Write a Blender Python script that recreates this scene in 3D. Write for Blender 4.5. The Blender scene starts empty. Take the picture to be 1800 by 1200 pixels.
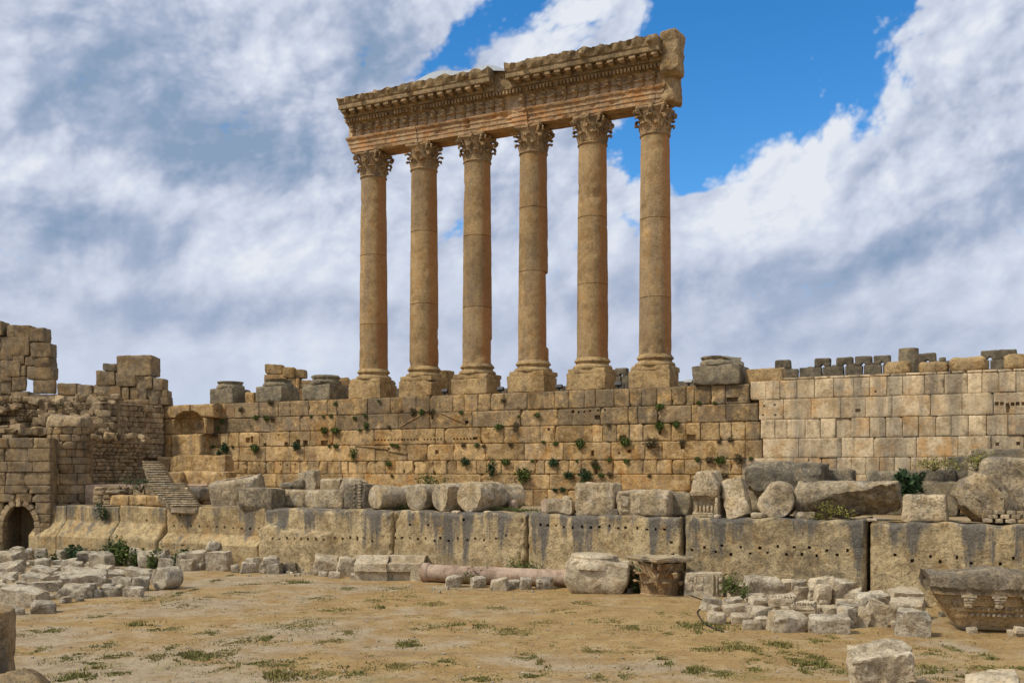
import bpy, math, random
import numpy as np
from mathutils import Matrix, Vector

C = bpy.context.scene.collection
SC = bpy.context.scene
R = math.radians
# ------------------------------------------------------------------ camera
EYE = 6.5
cam_d = bpy.data.cameras.new('camera'); cam = bpy.data.objects.new('camera', cam_d); C.objects.link(cam)
cam.location = (0, 0, EYE); cam.rotation_euler = (R(90), 0, 0)
cam_d.sensor_width = 36; cam_d.lens = 36.0; cam_d.shift_y = 228/1800
cam_d.clip_start = .5; cam_d.clip_end = 6000
SC.camera = cam
# ------------------------------------------------------------------ exposure
SC.view_settings.view_transform = 'Standard'; SC.view_settings.look = 'None'
SC.view_settings.gamma = 1; SC.view_settings.exposure = 0.0
# ------------------------------------------------------------------ sun
SUN_EL, SUN_AZ = R(50), R(246)          # azimuth clockwise from +Y (north): behind the camera, to the left
sd = bpy.data.lights.new('sun', 'SUN'); sd.energy = 3.6; sd.angle = R(10); sd.color = (1, .93, .82)
sun = bpy.data.objects.new('sun', sd); C.objects.link(sun)
dirv = Vector((math.sin(SUN_AZ)*math.cos(SUN_EL), math.cos(SUN_AZ)*math.cos(SUN_EL), math.sin(SUN_EL)))
sun.rotation_euler = (-dirv).to_track_quat('-Z', 'Y').to_euler()
sun.location = dirv*200
# ------------------------------------------------------------------ world: Nishita sky with clouds
W_ = bpy.data.worlds.new('World'); SC.world = W_; W_.use_nodes = True
W_.cycles.sampling_method = 'MANUAL'; W_.cycles.sample_map_resolution = 256
nt = W_.node_tree; nt.nodes.clear()
def NN(tree, t, **kw):
    n = tree.nodes.new(t)
    for k, v in kw.items(): setattr(n, k, v)
    return n
def LK(tree, a, b): tree.links.new(a, b)
class G:                                   # tiny node-graph helper
    def __init__(s, tree): s.t = tree
    def put(s, sock, v):
        if isinstance(v, (int, float, tuple, list)): sock.default_value = v
        else: s.t.links.new(v, sock)
    def math(s, op, a, b=0.0, clamp=False):
        n = NN(s.t, 'ShaderNodeMath', operation=op, use_clamp=clamp); s.put(n.inputs[0], a); s.put(n.inputs[1], b); return n.outputs[0]
    def rng(s, v, a, b, c=0.0, d=1.0, smooth=True):
        n = NN(s.t, 'ShaderNodeMapRange'); n.interpolation_type = 'SMOOTHSTEP' if smooth else 'LINEAR'; n.clamp = True
        s.put(n.inputs['Value'], v)
        for k, q in zip(('From Min', 'From Max', 'To Min', 'To Max'), (a, b, c, d)): s.put(n.inputs[k], q)
        return n.outputs[0]
    def mix(s, f, a, b, mode='MIX'):
        n = NN(s.t, 'ShaderNodeMix', data_type='RGBA', blend_type=mode)
        s.put(n.inputs[0], f)
        for i, v in ((6, a), (7, b)):
            if isinstance(v, (tuple, list)) and len(v) == 3: v = (*v, 1)
            s.put(n.inputs[i], v)
        return n.outputs[2]
    def noise(s, vec, scale, detail=4, rough=.55, dist=0.0, lac=2.0):
        n = NN(s.t, 'ShaderNodeTexNoise'); s.put(n.inputs['Vector'], vec)
        n.inputs['Scale'].default_value = scale; n.inputs['Detail'].default_value = detail
        n.inputs['Roughness'].default_value = rough; n.inputs['Distortion'].default_value = dist
        n.inputs['Lacunarity'].default_value = lac
        return n.outputs['Fac']
    def mapping(s, vec, loc=(0, 0, 0), rot=(0, 0, 0), scale=(1, 1, 1), kind='POINT'):
        n = NN(s.t, 'ShaderNodeMapping', vector_type=kind); s.put(n.inputs[0], vec)
        n.inputs['Location'].default_value = loc; n.inputs['Rotation'].default_value = rot; n.inputs['Scale'].default_value = scale
        return n.outputs[0]
    def vmath(s, op, a, b=(0, 0, 0)):
        n = NN(s.t, 'ShaderNodeVectorMath', operation=op); s.put(n.inputs[0], a); s.put(n.inputs[1], b)
        return n.outputs['Value'] if op in ('LENGTH', 'DOT_PRODUCT') else n.outputs[0]
    def sep(s, v):
        n = NN(s.t, 'ShaderNodeSeparateXYZ'); s.put(n.inputs[0], v); return n.outputs
    def comb(s, x, y, z):
        n = NN(s.t, 'ShaderNodeCombineXYZ'); s.put(n.inputs[0], x); s.put(n.inputs[1], y); s.put(n.inputs[2], z); return n.outputs[0]
g = G(nt)
sky = NN(nt, 'ShaderNodeTexSky', sky_type='NISHITA'); sky.sun_disc = False
sky.sun_elevation = SUN_EL; sky.sun_rotation = SUN_AZ; sky.altitude = 1100; sky.dust_density = .3; sky.ozone_density = 2.0
hsv = NN(nt, 'ShaderNodeHueSaturation'); hsv.inputs['Saturation'].default_value = 1.38; hsv.inputs['Value'].default_value = 1.2
LK(nt, sky.outputs[0], hsv.inputs['Color'])
bg1 = NN(nt, 'ShaderNodeBackground'); bg1.inputs[1].default_value = .15; LK(nt, hsv.outputs[0], bg1.inputs[0])
tc = NN(nt, 'ShaderNodeTexCoord'); dx, dy, dz = g.sep(tc.outputs['Generated'])
az = g.math('ARCTAN2', dx, dy); el = g.math('ARCSINE', dz)
# the cloud deck is laid out in azimuth and elevation, so it stays put wherever one stands
ae = g.comb(az, el, 0.0)
warp = g.noise(ae, 4.5, 2, .5)
warp2 = g.noise(g.mapping(ae, (3.1, 7.7, 0)), 4.5, 2, .5)
aew = g.vmath('ADD', ae, g.vmath('SCALE', g.comb(g.math('SUBTRACT', warp, .5), g.math('SUBTRACT', warp2, .5), 0.0)))
aew.node.inputs[0].default_value = (0, 0, 0)
for n_ in nt.nodes:
    if n_.type == 'VECT_MATH' and n_.operation == 'SCALE': n_.inputs['Scale'].default_value = .06
def px2ae(x, y):
    k = (x-900)/1800; h = (828-y)/1800; a = math.atan(k); return a, math.atan(h*math.cos(a))
def blob(x, y, rx, ry, rot=0.0):           # soft elliptic patch of sky
    a, e = px2ae(x, y)
    v = g.mapping(aew, (a, e, 0), (0, 0, R(-rot)), (rx/1800, ry/1800, 1), 'TEXTURE')
    return g.rng(g.vmath('LENGTH', v), 1.0, 0.1)
def total(lst):
    s = None
    for b in lst:
        w = b[-1]; v = g.math('MULTIPLY', blob(*b[:-1]), w)
        s = v if s is None else g.math('ADD', s, v)
    return s
def rs2(v, off, rot, sc): return g.mapping(g.mapping(v, off, (0, 0, R(rot))), scale=sc)
def billow(vec, scale, detail=4, rough=.55):   # rounded cloud heads
    n = NN(nt, 'ShaderNodeTexVoronoi', feature='F1'); g.put(n.inputs['Vector'], vec); n.inputs['Scale'].default_value = scale
    n.inputs['Detail'].default_value = detail; n.inputs['Roughness'].default_value = rough; n.inputs['Lacunarity'].default_value = 2.3; pass
    return g.math('SUBTRACT', 1.0, n.outputs['Distance'])
nb = g.noise(rs2(aew, (.3, .2, 0), -28, (4.2, 6.2, 1)), 1.0, 5, .52)
n_big = g.noise(rs2(aew, (1.7, .9, 0), -18, (3.6, 6.0, 1)), 1.0, 4, .5)
n_fine = g.noise(rs2(aew, (5.7, 2.9, 0), -28, (11, 14, 1)), 1.0, 8, .60)
bv = rs2(aew, (2.2, 4.9, 0), -25, (1.0, 1.35, 1))
puff = g.math('SUBTRACT', billow(bv, 12, 3.0, .55), .45)
puff_l = g.math('SUBTRACT', billow(g.vmath('ADD', bv, (.010, -.016, 0)), 12, 3.0, .55), .45)
n_puff = g.noise(rs2(aew, (2.2, 4.9, 0), -25, (26, 30, 1)), 1.0, 7, .62)
cover = total([(1370, 60, 400, 260, -32, -.62), (1225, 210, 200, 160, 0, -.45), (1300, 10, 300, 110, 0, -.22), (1745, 80, 70, 50, -30, -.20),
               (262, 235, 80, 130, 40, -.10), (1125, 275, 110, 80, 0, -.34), (1775, 430, 130, 45, -25, -.24), (860, 20, 300, 70, -25, -.18),
               (700, 150, 150, 60, -20, -.02), (250, 260, 620, 330, 0, .24), (540, 500, 200, 110, 0, .4), (1250, 90, 240, 150, 0, -.15), (1640, 270, 470, 120, -36, .24), (1330, 370, 320, 130, -32, .24), (1080, 30, 130, 60, -20, .16)])
dens = g.math('ADD', g.math('MULTIPLY', g.math('SUBTRACT', nb, .5), 1.2), g.math('ADD', g.math('MULTIPLY', puff, .55), g.math('ADD', g.math('MULTIPLY', g.math('SUBTRACT', n_fine, .5), .45), g.math('MULTIPLY', g.math('SUBTRACT', n_puff, .5), .30))))
dens = g.math('ADD', g.math('ADD', dens, g.rng(el, .17, .08, 0, .35)), g.math('ADD', cover, 1.06))
alpha = g.rng(dens, .40, .62)
shade = total([(190, 130, 440, 260, 20, -.30), (130, 385, 300, 80, 5, -.42), (430, 285, 340, 110, 8, -.42), (680, 80, 240, 150, 0, -.40), (450, 548, 480, 55, 2, -.36),
               (480, 90, 180, 100, -30, .30), (240, 335, 170, 70, 30, .26), (520, 355, 260, 50, -5, .22), (380, 440, 420, 60, 5, .10), (0, 130, 60, 260, 0, .30),
               (1380, 250, 330, 60, -36, .20), (1560, 170, 420, 80, -36, .12), (1500, 335, 420, 70, -25, .20), (1330, 485, 600, 60, -8, -.36), (1640, 400, 420, 60, -28, -.40),
               (1560, 270, 260, 40, -30, -.16), (1500, 600, 500, 40, 0, -.10), (1000, 60, 200, 90, -20, .20), (1760, 130, 220, 110, -35, .06), (800, 500, 300, 120, 0, .10)])
lum = g.math('ADD', g.math('MULTIPLY', g.math('SUBTRACT', n_big, .5), 1.25), g.math('ADD', g.math('MULTIPLY', g.math('SUBTRACT', n_fine, .5), .5), g.math('MULTIPLY', g.math('SUBTRACT', n_puff, .5), .22)))
lum = g.math('ADD', g.math('ADD', lum, g.math('MULTIPLY', g.math('SUBTRACT', puff, puff_l), g.rng(el, .06, .30, .12, .62))), g.math('ADD', g.math('MULTIPLY', puff, g.rng(el, .06, .30, .05, .22)), g.math('ADD', shade, .70)))
lum = g.math('ADD', lum, g.rng(dens, .75, .45, 0, .12))
lum = g.math('ADD', g.math('MULTIPLY', lum, .90), .075)
ramp = NN(nt, 'ShaderNodeValToRGB'); g.put(ramp.inputs[0], lum)
el_ = ramp.color_ramp.elements; el_[0].position = 0.05; el_[0].color = (.25, .35, .50, 1); el_[1].position = 1; el_[1].color = (.78, .82, .89, 1)
for p, c in ((.35, (.385, .455, .61, 1)), (.6, (.55, .605, .74, 1)), (.8, (.65, .71, .83, 1))):
    e = el_.new(p); e.color = c
low = g.rng(el, .13, .03, 0, .45)
ccol = g.mix(low, ramp.outputs[0], (.54, .63, .79))
bg2 = NN(nt, 'ShaderNodeBackground'); bg2.inputs[1].default_value = 1.0; LK(nt, ccol, bg2.inputs[0])
ms = NN(nt, 'ShaderNodeMixShader'); LK(nt, alpha, ms.inputs[0]); LK(nt, bg1.outputs[0], ms.inputs[1]); LK(nt, bg2.outputs[0], ms.inputs[2])
wo = NN(nt, 'ShaderNodeOutputWorld'); LK(nt, ms.outputs[0], wo.inputs[0])

# ------------------------------------------------------------------ frames: temple frame (a along the colonnade, D away from it, z)
TH = math.atan(1800/3671); ct, st = math.cos(TH), math.sin(TH)
def Wd(a, D, z=0.0): return Vector((ct*a+st*D, -st*a+ct*D, z))
def ax(x, D):
    k = (x-900)/1800; return D*(ct*k-st)/(st*k+ct)
def scl(x, D): return 1800*(st*(x-900)/1800+ct)/D
def zz(x, y, D): return EYE+(828-y)/scl(x, D)

# ------------------------------------------------------------------ numpy noise
def _h(i, j, k):
    n = (i*374761393 + j*668265263 + k*1274126177) & 0xffffffff
    n = ((n ^ (n >> 13))*1103515245) & 0xffffffff
    n = ((n ^ (n >> 16))*2654435761) & 0xffffffff
    return ((n >> 8) & 0xffff)/65535.0
def vn(p):
    p = np.asarray(p, float); f = np.floor(p); q = p-f; i = f.astype(np.int64)
    q = q*q*(3-2*q); x, y, z = q[..., 0], q[..., 1], q[..., 2]; a, b, c = i[..., 0], i[..., 1], i[..., 2]
    def L(u, v, t): return u+(v-u)*t
    return L(L(L(_h(a, b, c), _h(a+1, b, c), x), L(_h(a, b+1, c), _h(a+1, b+1, c), x), y),
             L(L(_h(a, b, c+1), _h(a+1, b, c+1), x), L(_h(a, b+1, c+1), _h(a+1, b+1, c+1), x), y), z)*2-1
def fbm(p, o=4, rough=.5):
    p = np.asarray(p, float); s = 0; a = 1; t = 0
    for _ in range(o):
        s = s+a*vn(p); t += a; a *= rough; p = p*2.03+17.3
    return s/t

# ------------------------------------------------------------------ mesh builder
class MB:
    def __init__(s): s.V = []; s.F = []; s.A = []; s.n = 0
    def add(s, v, faces, attr=(0, 0, 0)):
        v = np.asarray(v, float).reshape(-1, 3)
        if not isinstance(faces, list): faces = [faces]
        for f in faces:
            f = np.asarray(f, np.int64)
            if len(f): s.F.append(f+s.n)
        s.V.append(v); at = np.empty((len(v), 4)); at[:, :3] = attr; at[:, 3] = 1; s.A.append(at); s.n += len(v)
    def build(s, name, mat, parent=None, loc=(0, 0, 0), rot=0.0, sharp=38, smooth=True):
        me = bpy.data.meshes.new(name)
        V = np.concatenate(s.V); me.vertices.add(len(V)); me.vertices.foreach_set('co', V.ravel())
        lv = np.concatenate([f.ravel() for f in s.F]); cnt = np.concatenate([np.full(len(f), f.shape[1]) for f in s.F])
        st_ = np.concatenate([[0], np.cumsum(cnt)[:-1]])
        me.loops.add(len(lv)); me.loops.foreach_set('vertex_index', lv)
        me.polygons.add(len(cnt)); me.polygons.foreach_set('loop_start', st_)
        me.update(calc_edges=True)
        at = me.attributes.new('blk', 'FLOAT_COLOR', 'POINT'); at.data.foreach_set('color', np.concatenate(s.A).ravel())
        if smooth:
            me.shade_smooth()
            if sharp: me.set_sharp_from_angle(angle=R(sharp))
        me.materials.append(M[mat] if isinstance(mat, str) else mat)
        o = bpy.data.objects.new(name, me); C.objects.link(o)
        o.location = loc; o.rotation_euler = (0, 0, rot)
        if parent: o.parent = parent
        return o
def tag(o, label=None, cat=None, group=None, kind=None):
    if label: o['label'] = label
    if cat: o['category'] = cat
    if group: o['group'] = group
    if kind: o['kind'] = kind
    return o
def empty(name, loc, rot=0.0, label=None, cat=None, group=None):
    o = bpy.data.objects.new(name, None); C.objects.link(o); o.location = loc; o.rotation_euler = (0, 0, rot); o.empty_display_size = .3
    return tag(o, label, cat, group)
def euler(rx, ry, rz): return np.array(Matrix.Rotation(rz, 3, 'Z') @ Matrix.Rotation(ry, 3, 'Y') @ Matrix.Rotation(rx, 3, 'X'))
_cc = {}
def cube_grid(nx, ny, nz):
    key = (nx, ny, nz)
    if key in _cc: return _cc[key]
    pts = []; fs = []
    def face(f, n, m, flip):
        b = len(pts)
        for i in range(n+1):
            for j in range(m+1): pts.append(f(i, j))
        for i in range(n):
            for j in range(m):
                q = [b+i*(m+1)+j, b+(i+1)*(m+1)+j, b+(i+1)*(m+1)+j+1, b+i*(m+1)+j+1]
                fs.append(q[::-1] if flip else q)
    face(lambda i, j: (i, j, 0), nx, ny, True); face(lambda i, j: (i, j, nz), nx, ny, False)
    face(lambda i, j: (i, 0, j), nx, nz, False); face(lambda i, j: (i, ny, j), nx, nz, True)
    face(lambda i, j: (0, i, j), ny, nz, True); face(lambda i, j: (nx, i, j), ny, nz, False)
    u, inv = np.unique(np.array(pts), axis=0, return_inverse=True)
    r = (u/np.array([nx, ny, nz])*2-1, inv.ravel()[np.array(fs)]); _cc[key] = r
    return r
def rock(mb, size, loc=(0, 0, 0), rot=(0, 0, 0), cell=.18, amp=.03, bev=.07, chips=3, seed=0, attr=(0, 0, 0), taper=0.0, chipdep=.12, warp=None, mx=22):
    size = np.array(size, float); h = size/2
    n = np.clip(np.round(size/cell), 3, mx).astype(int)
    q, f = cube_grid(*n); p = q*h
    r = min(bev, h.min()*.9); inner = np.clip(p, -(h-r), h-r); d = p-inner; l = np.linalg.norm(d, axis=1, keepdims=True)
    p = inner+d/np.maximum(l, 1e-9)*np.where(l > 1e-9, r, 0)
    rs = np.random.RandomState(seed % 2**31)
    if taper: p[:, :2] *= (1-taper*(p[:, 2:]/h[2]*.5+.5))
    off = rs.rand(3)*90
    lowf = np.stack([fbm(p*.8+off+i*31, 2) for i in range(3)], 1)
    p = p+lowf*amp*1.6
    for _ in range(chips):
        s = rs.choice([-1, 1], 3)*np.array([1, 1, 1])*(rs.rand(3)*.9+.1)
        if rs.rand() < .45: s[rs.randint(3)] *= .12
        s = s/h; s /= np.linalg.norm(s)
        sup = np.abs(s*h).sum(); o = sup*(1-chipdep*(.4+1.3*rs.rand()))
        t = p@s-o+fbm(p*2.5+off+7, 3)*amp*1.3
        p = p-s*np.maximum(t, 0)[:, None]
    p = p+np.stack([fbm(p*3.3+off+i*13, 4, .65) for i in range(3)], 1)*amp*1.25
    if warp is not None: p = warp(p)
    p = p@euler(*rot).T+np.array(loc)
    mb.add(p, f, attr)
    return p
def hblock(mb, a0, a1, z0, z1, front=0.0, depth=.9, cell=.14, amp=.02, edge=.05, holes=(), seed=0, attr=(0, 0, 0), prof=None, tops=None, cracks=(), spall=1.6):
    """one dressed stone of a wall: a height-field front face (facing -y) with worn arrises, sockets and sides"""
    rs = np.random.RandomState(seed % 2**31)
    def lines(p0, p1, hs):
        n = max(3, int(round((p1-p0)/cell))); l = list(np.linspace(p0, p1, n+1))+[p0+edge*.4, p1-edge*.4, p0+edge, p1-edge]
        for (u0, u1) in hs: l += [u0-.006, u0+.006, u1-.006, u1+.006]
        l = np.unique(np.round(np.clip(l, p0, p1), 4)); return l
    hs = [h for h in holes if a0 < h[0]-h[2]/2 and h[0]+h[2]/2 < a1 and z0 < h[1]-h[3]/2 and h[1]+h[3]/2 < z1]
    la = lines(a0, a1, [(h[0]-h[2]/2, h[0]+h[2]/2) for h in hs]); lz = lines(z0, z1, [(h[1]-h[3]/2, h[1]+h[3]/2) for h in hs])
    A, Z = np.meshgrid(la, lz, indexing='ij'); na, nz = A.shape
    off = rs.rand(3)*100
    P = np.stack([A, np.zeros_like(A), Z], -1)
    d = np.minimum(np.minimum(A-a0, a1-A), np.minimum(Z-z0, z1-Z))
    en = edge*(1+1.2*fbm(P*2.2+off, 3))
    Y = front+amp*(fbm(P*1.3+off, 3)+.7*fbm(P*5+off, 3, .6))
    Y = Y+np.maximum(en, .01)*np.clip(1-d/np.maximum(en, .01), 0, 1)**2
    for _ in range(rs.poisson(spall)):                       # spalled corners and arrises
        ca = a0 if rs.rand() < .5 else a1; cz = z0+(z1-z0)*(rs.rand() if rs.rand() < .4 else round(rs.rand())); r = (.1+.25*rs.rand())*(1 if spall > 1 else .55)
        dd = np.hypot(A-ca, Z-cz)*(1+.4*fbm(P*4+off+9, 2)); Y = Y+.16*np.clip(1-dd/r, 0, 1)
    if prof is not None: Y = Y+prof(A, Z)
    for (ck, w, dp) in cracks:
        Y = Y+dp*np.clip(1-np.abs(A-ck(Z))/w, 0, 1)
    for h in hs:
        m = (np.abs(A-h[0]) < h[2]/2) & (np.abs(Z-h[1]) < h[3]/2); Y = np.where(m, Y+h[4], Y)
    A2 = A+np.where((A > a0+1e-4) & (A < a1-1e-4), 0, fbm(P*2+off+3, 2)*.012)
    Z2 = Z+np.where((Z > z0+1e-4) & (Z < z1-1e-4), 0, fbm(P*2+off+5, 2)*.012)
    if tops is not None:
        Z2 = Z2+tops(A)*((Z-z0)/(z1-z0))
    v = np.stack([A2, Y, Z2], -1).reshape(-1, 3)
    I = np.arange(na*nz).reshape(na, nz)
    f = np.stack([I[:-1, :-1], I[1:, :-1], I[1:, 1:], I[:-1, 1:]], -1).reshape(-1, 4)
    loop = np.concatenate([I[:, 0], I[-1, 1:], I[-2::-1, -1], I[0, -2:0:-1]])
    bv = v[loop].copy(); bv[:, 1] = front+depth
    L = len(loop); b = np.arange(L)+na*nz; nx = np.roll(np.arange(L), -1)
    f2 = np.stack([loop, b, b[nx], loop[nx]], -1)
    mb.add(np.concatenate([v, bv]), [f, f2], attr)
    mb.add(bv, [np.arange(L)[None, ::-1]], attr)
def battr(rs, tone=.22, warm=.5, grey=.25):
    return (rs.uniform(-tone, tone), max(0, rs.normal(0, warm))*.6, max(0, rs.normal(-.2, 1)*grey))
def lathe(mb, prof, seg=40, loc=(0, 0, 0), rot=(0, 0, 0), amp=.0, freq=2.0, seed=0, attr=(0, 0, 0), fn=None, caps=True):
    prof = np.array(prof, float); n = len(prof); t = np.arange(seg)/seg*2*np.pi
    p = np.stack([prof[:, None, 0]*np.cos(t), prof[:, None, 0]*np.sin(t), np.repeat(prof[:, None, 1], seg, 1)], -1).reshape(-1, 3)
    rs = np.random.RandomState(seed % 2**31); off = rs.rand(3)*90
    if amp:
        nd = p.copy(); nd[:, 2] = 0; nd /= np.maximum(np.linalg.norm(nd, axis=1, keepdims=True), 1e-6)
        p = p+nd*(fbm(p*freq+off, 4, .6)*amp)[:, None]
    if fn is not None: p = fn(p)
    I = np.arange(n*seg).reshape(n, seg); J = np.roll(I, -1, 1)
    f = np.stack([I[:-1], J[:-1], J[1:], I[1:]], -1).reshape(-1, 4)
    p = p@euler(*rot).T+np.array(loc)
    mb.add(p, f, attr)
    if caps: mb.add(p[I[0]], [np.arange(seg)[None, ::-1]], attr); mb.add(p[I[-1]], [np.arange(seg)[None]], attr)
def extrude(mb, prof, a0, a1, step=.25, amp=.01, freq=2.5, seed=0, attr=(0, 0, 0), fn=None, sub=.25):
    """closed (y,z) profile swept along x from a0 to a1"""
    pr = []
    m = len(prof)
    for i in range(m):
        p, q = np.array(prof[i], float), np.array(prof[(i+1) % m], float); k = max(1, int(np.linalg.norm(q-p)/sub))
        for j in range(k): pr.append(p+(q-p)*j/k)
    pr = np.array(pr); n = len(pr); k = max(1, int(round((a1-a0)/step))); xs = np.linspace(a0, a1, k+1)
    p = np.zeros((k+1, n, 3)); p[..., 0] = xs[:, None]; p[..., 1:] = pr[None]
    p = p.reshape(-1, 3); off = np.random.RandomState(seed % 2**31).rand(3)*90
    if amp:
        q = p+np.stack([fbm(p*freq+off+i*9, 3, .6) for i in range(3)], 1)*amp; q[:, 0] = np.where((p[:, 0] == a0) | (p[:, 0] == a1), p[:, 0], q[:, 0]); p = q
    if fn is not None: p = fn(p)
    I = np.arange((k+1)*n).reshape(k+1, n); J = np.roll(I, -1, 1)
    f = np.stack([I[:-1], I[1:], J[1:], J[:-1]], -1).reshape(-1, 4)
    mb.add(p, f, attr)
    mb.add(p[I[0]], [np.arange(n)[None]], attr); mb.add(p[I[-1]], [np.arange(n)[None, ::-1]], attr)
def tube(mb, pts, r, seg=8, attr=(0, 0, 0)):
    pts = np.array(pts, float); n = len(pts); rr = np.broadcast_to(np.array(r, float), (n,))
    tg = np.gradient(pts, axis=0); tg /= np.maximum(np.linalg.norm(tg, axis=1, keepdims=True), 1e-9)
    up = np.where(np.abs(tg[:, 2:]) > .9, np.array([[1., 0, 0]]), np.array([[0, 0, 1.]]))
    s = np.cross(tg, up); s /= np.linalg.norm(s, axis=1, keepdims=True); u = np.cross(s, tg)
    t = np.arange(seg)/seg*2*np.pi
    p = pts[:, None]+(s[:, None]*np.cos(t)[None, :, None]+u[:, None]*np.sin(t)[None, :, None])*rr[:, None, None]
    I = np.arange(n*seg).reshape(n, seg); J = np.roll(I, -1, 1)
    mb.add(p.reshape(-1, 3), np.stack([I[:-1], J[:-1], J[1:], I[1:]], -1).reshape(-1, 4), attr)
    mb.add(p[0], [np.arange(seg)[None, ::-1]], attr); mb.add(p[-1], [np.arange(seg)[None]], attr)
def box(mb, x0, x1, y0, y1, z0, z1, attr=(0, 0, 0)):
    v = [(x0, y0, z0), (x1, y0, z0), (x1, y1, z0), (x0, y1, z0), (x0, y0, z1), (x1, y0, z1), (x1, y1, z1), (x0, y1, z1)]
    mb.add(v, np.array([(0, 3, 2, 1), (4, 5, 6, 7), (0, 1, 5, 4), (1, 2, 6, 5), (2, 3, 7, 6), (3, 0, 4, 7)]), attr)
def leaves(mb, pts, size, rs, attr_fn=None, flat=.0):
    """small leaf quads at pts (N,3)"""
    n = len(pts); d = rs.normal(size=(n, 3)); d[:, 2] = d[:, 2]*.6+.3; d /= np.linalg.norm(d, axis=1, keepdims=True)
    e = np.cross(d, rs.normal(size=(n, 3))); e /= np.maximum(np.linalg.norm(e, axis=1, keepdims=True), 1e-6)
    L = size*(.6+.8*rs.rand(n))[:, None]; Wd_ = L*.45
    p = np.asarray(pts); q = np.stack([p, p+d*L*.5+e*Wd_*.6, p+d*L, p+d*L*.5-e*Wd_*.6], 1).reshape(-1, 3)
    f = np.arange(n*4).reshape(n, 4)
    at = np.zeros((n*4, 3)); t = rs.uniform(-.35, .35, n); at[:, 0] = np.repeat(t, 4); at[:, 1] = np.repeat(rs.rand(n), 4)
    mb.add(q, f, at)

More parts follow.
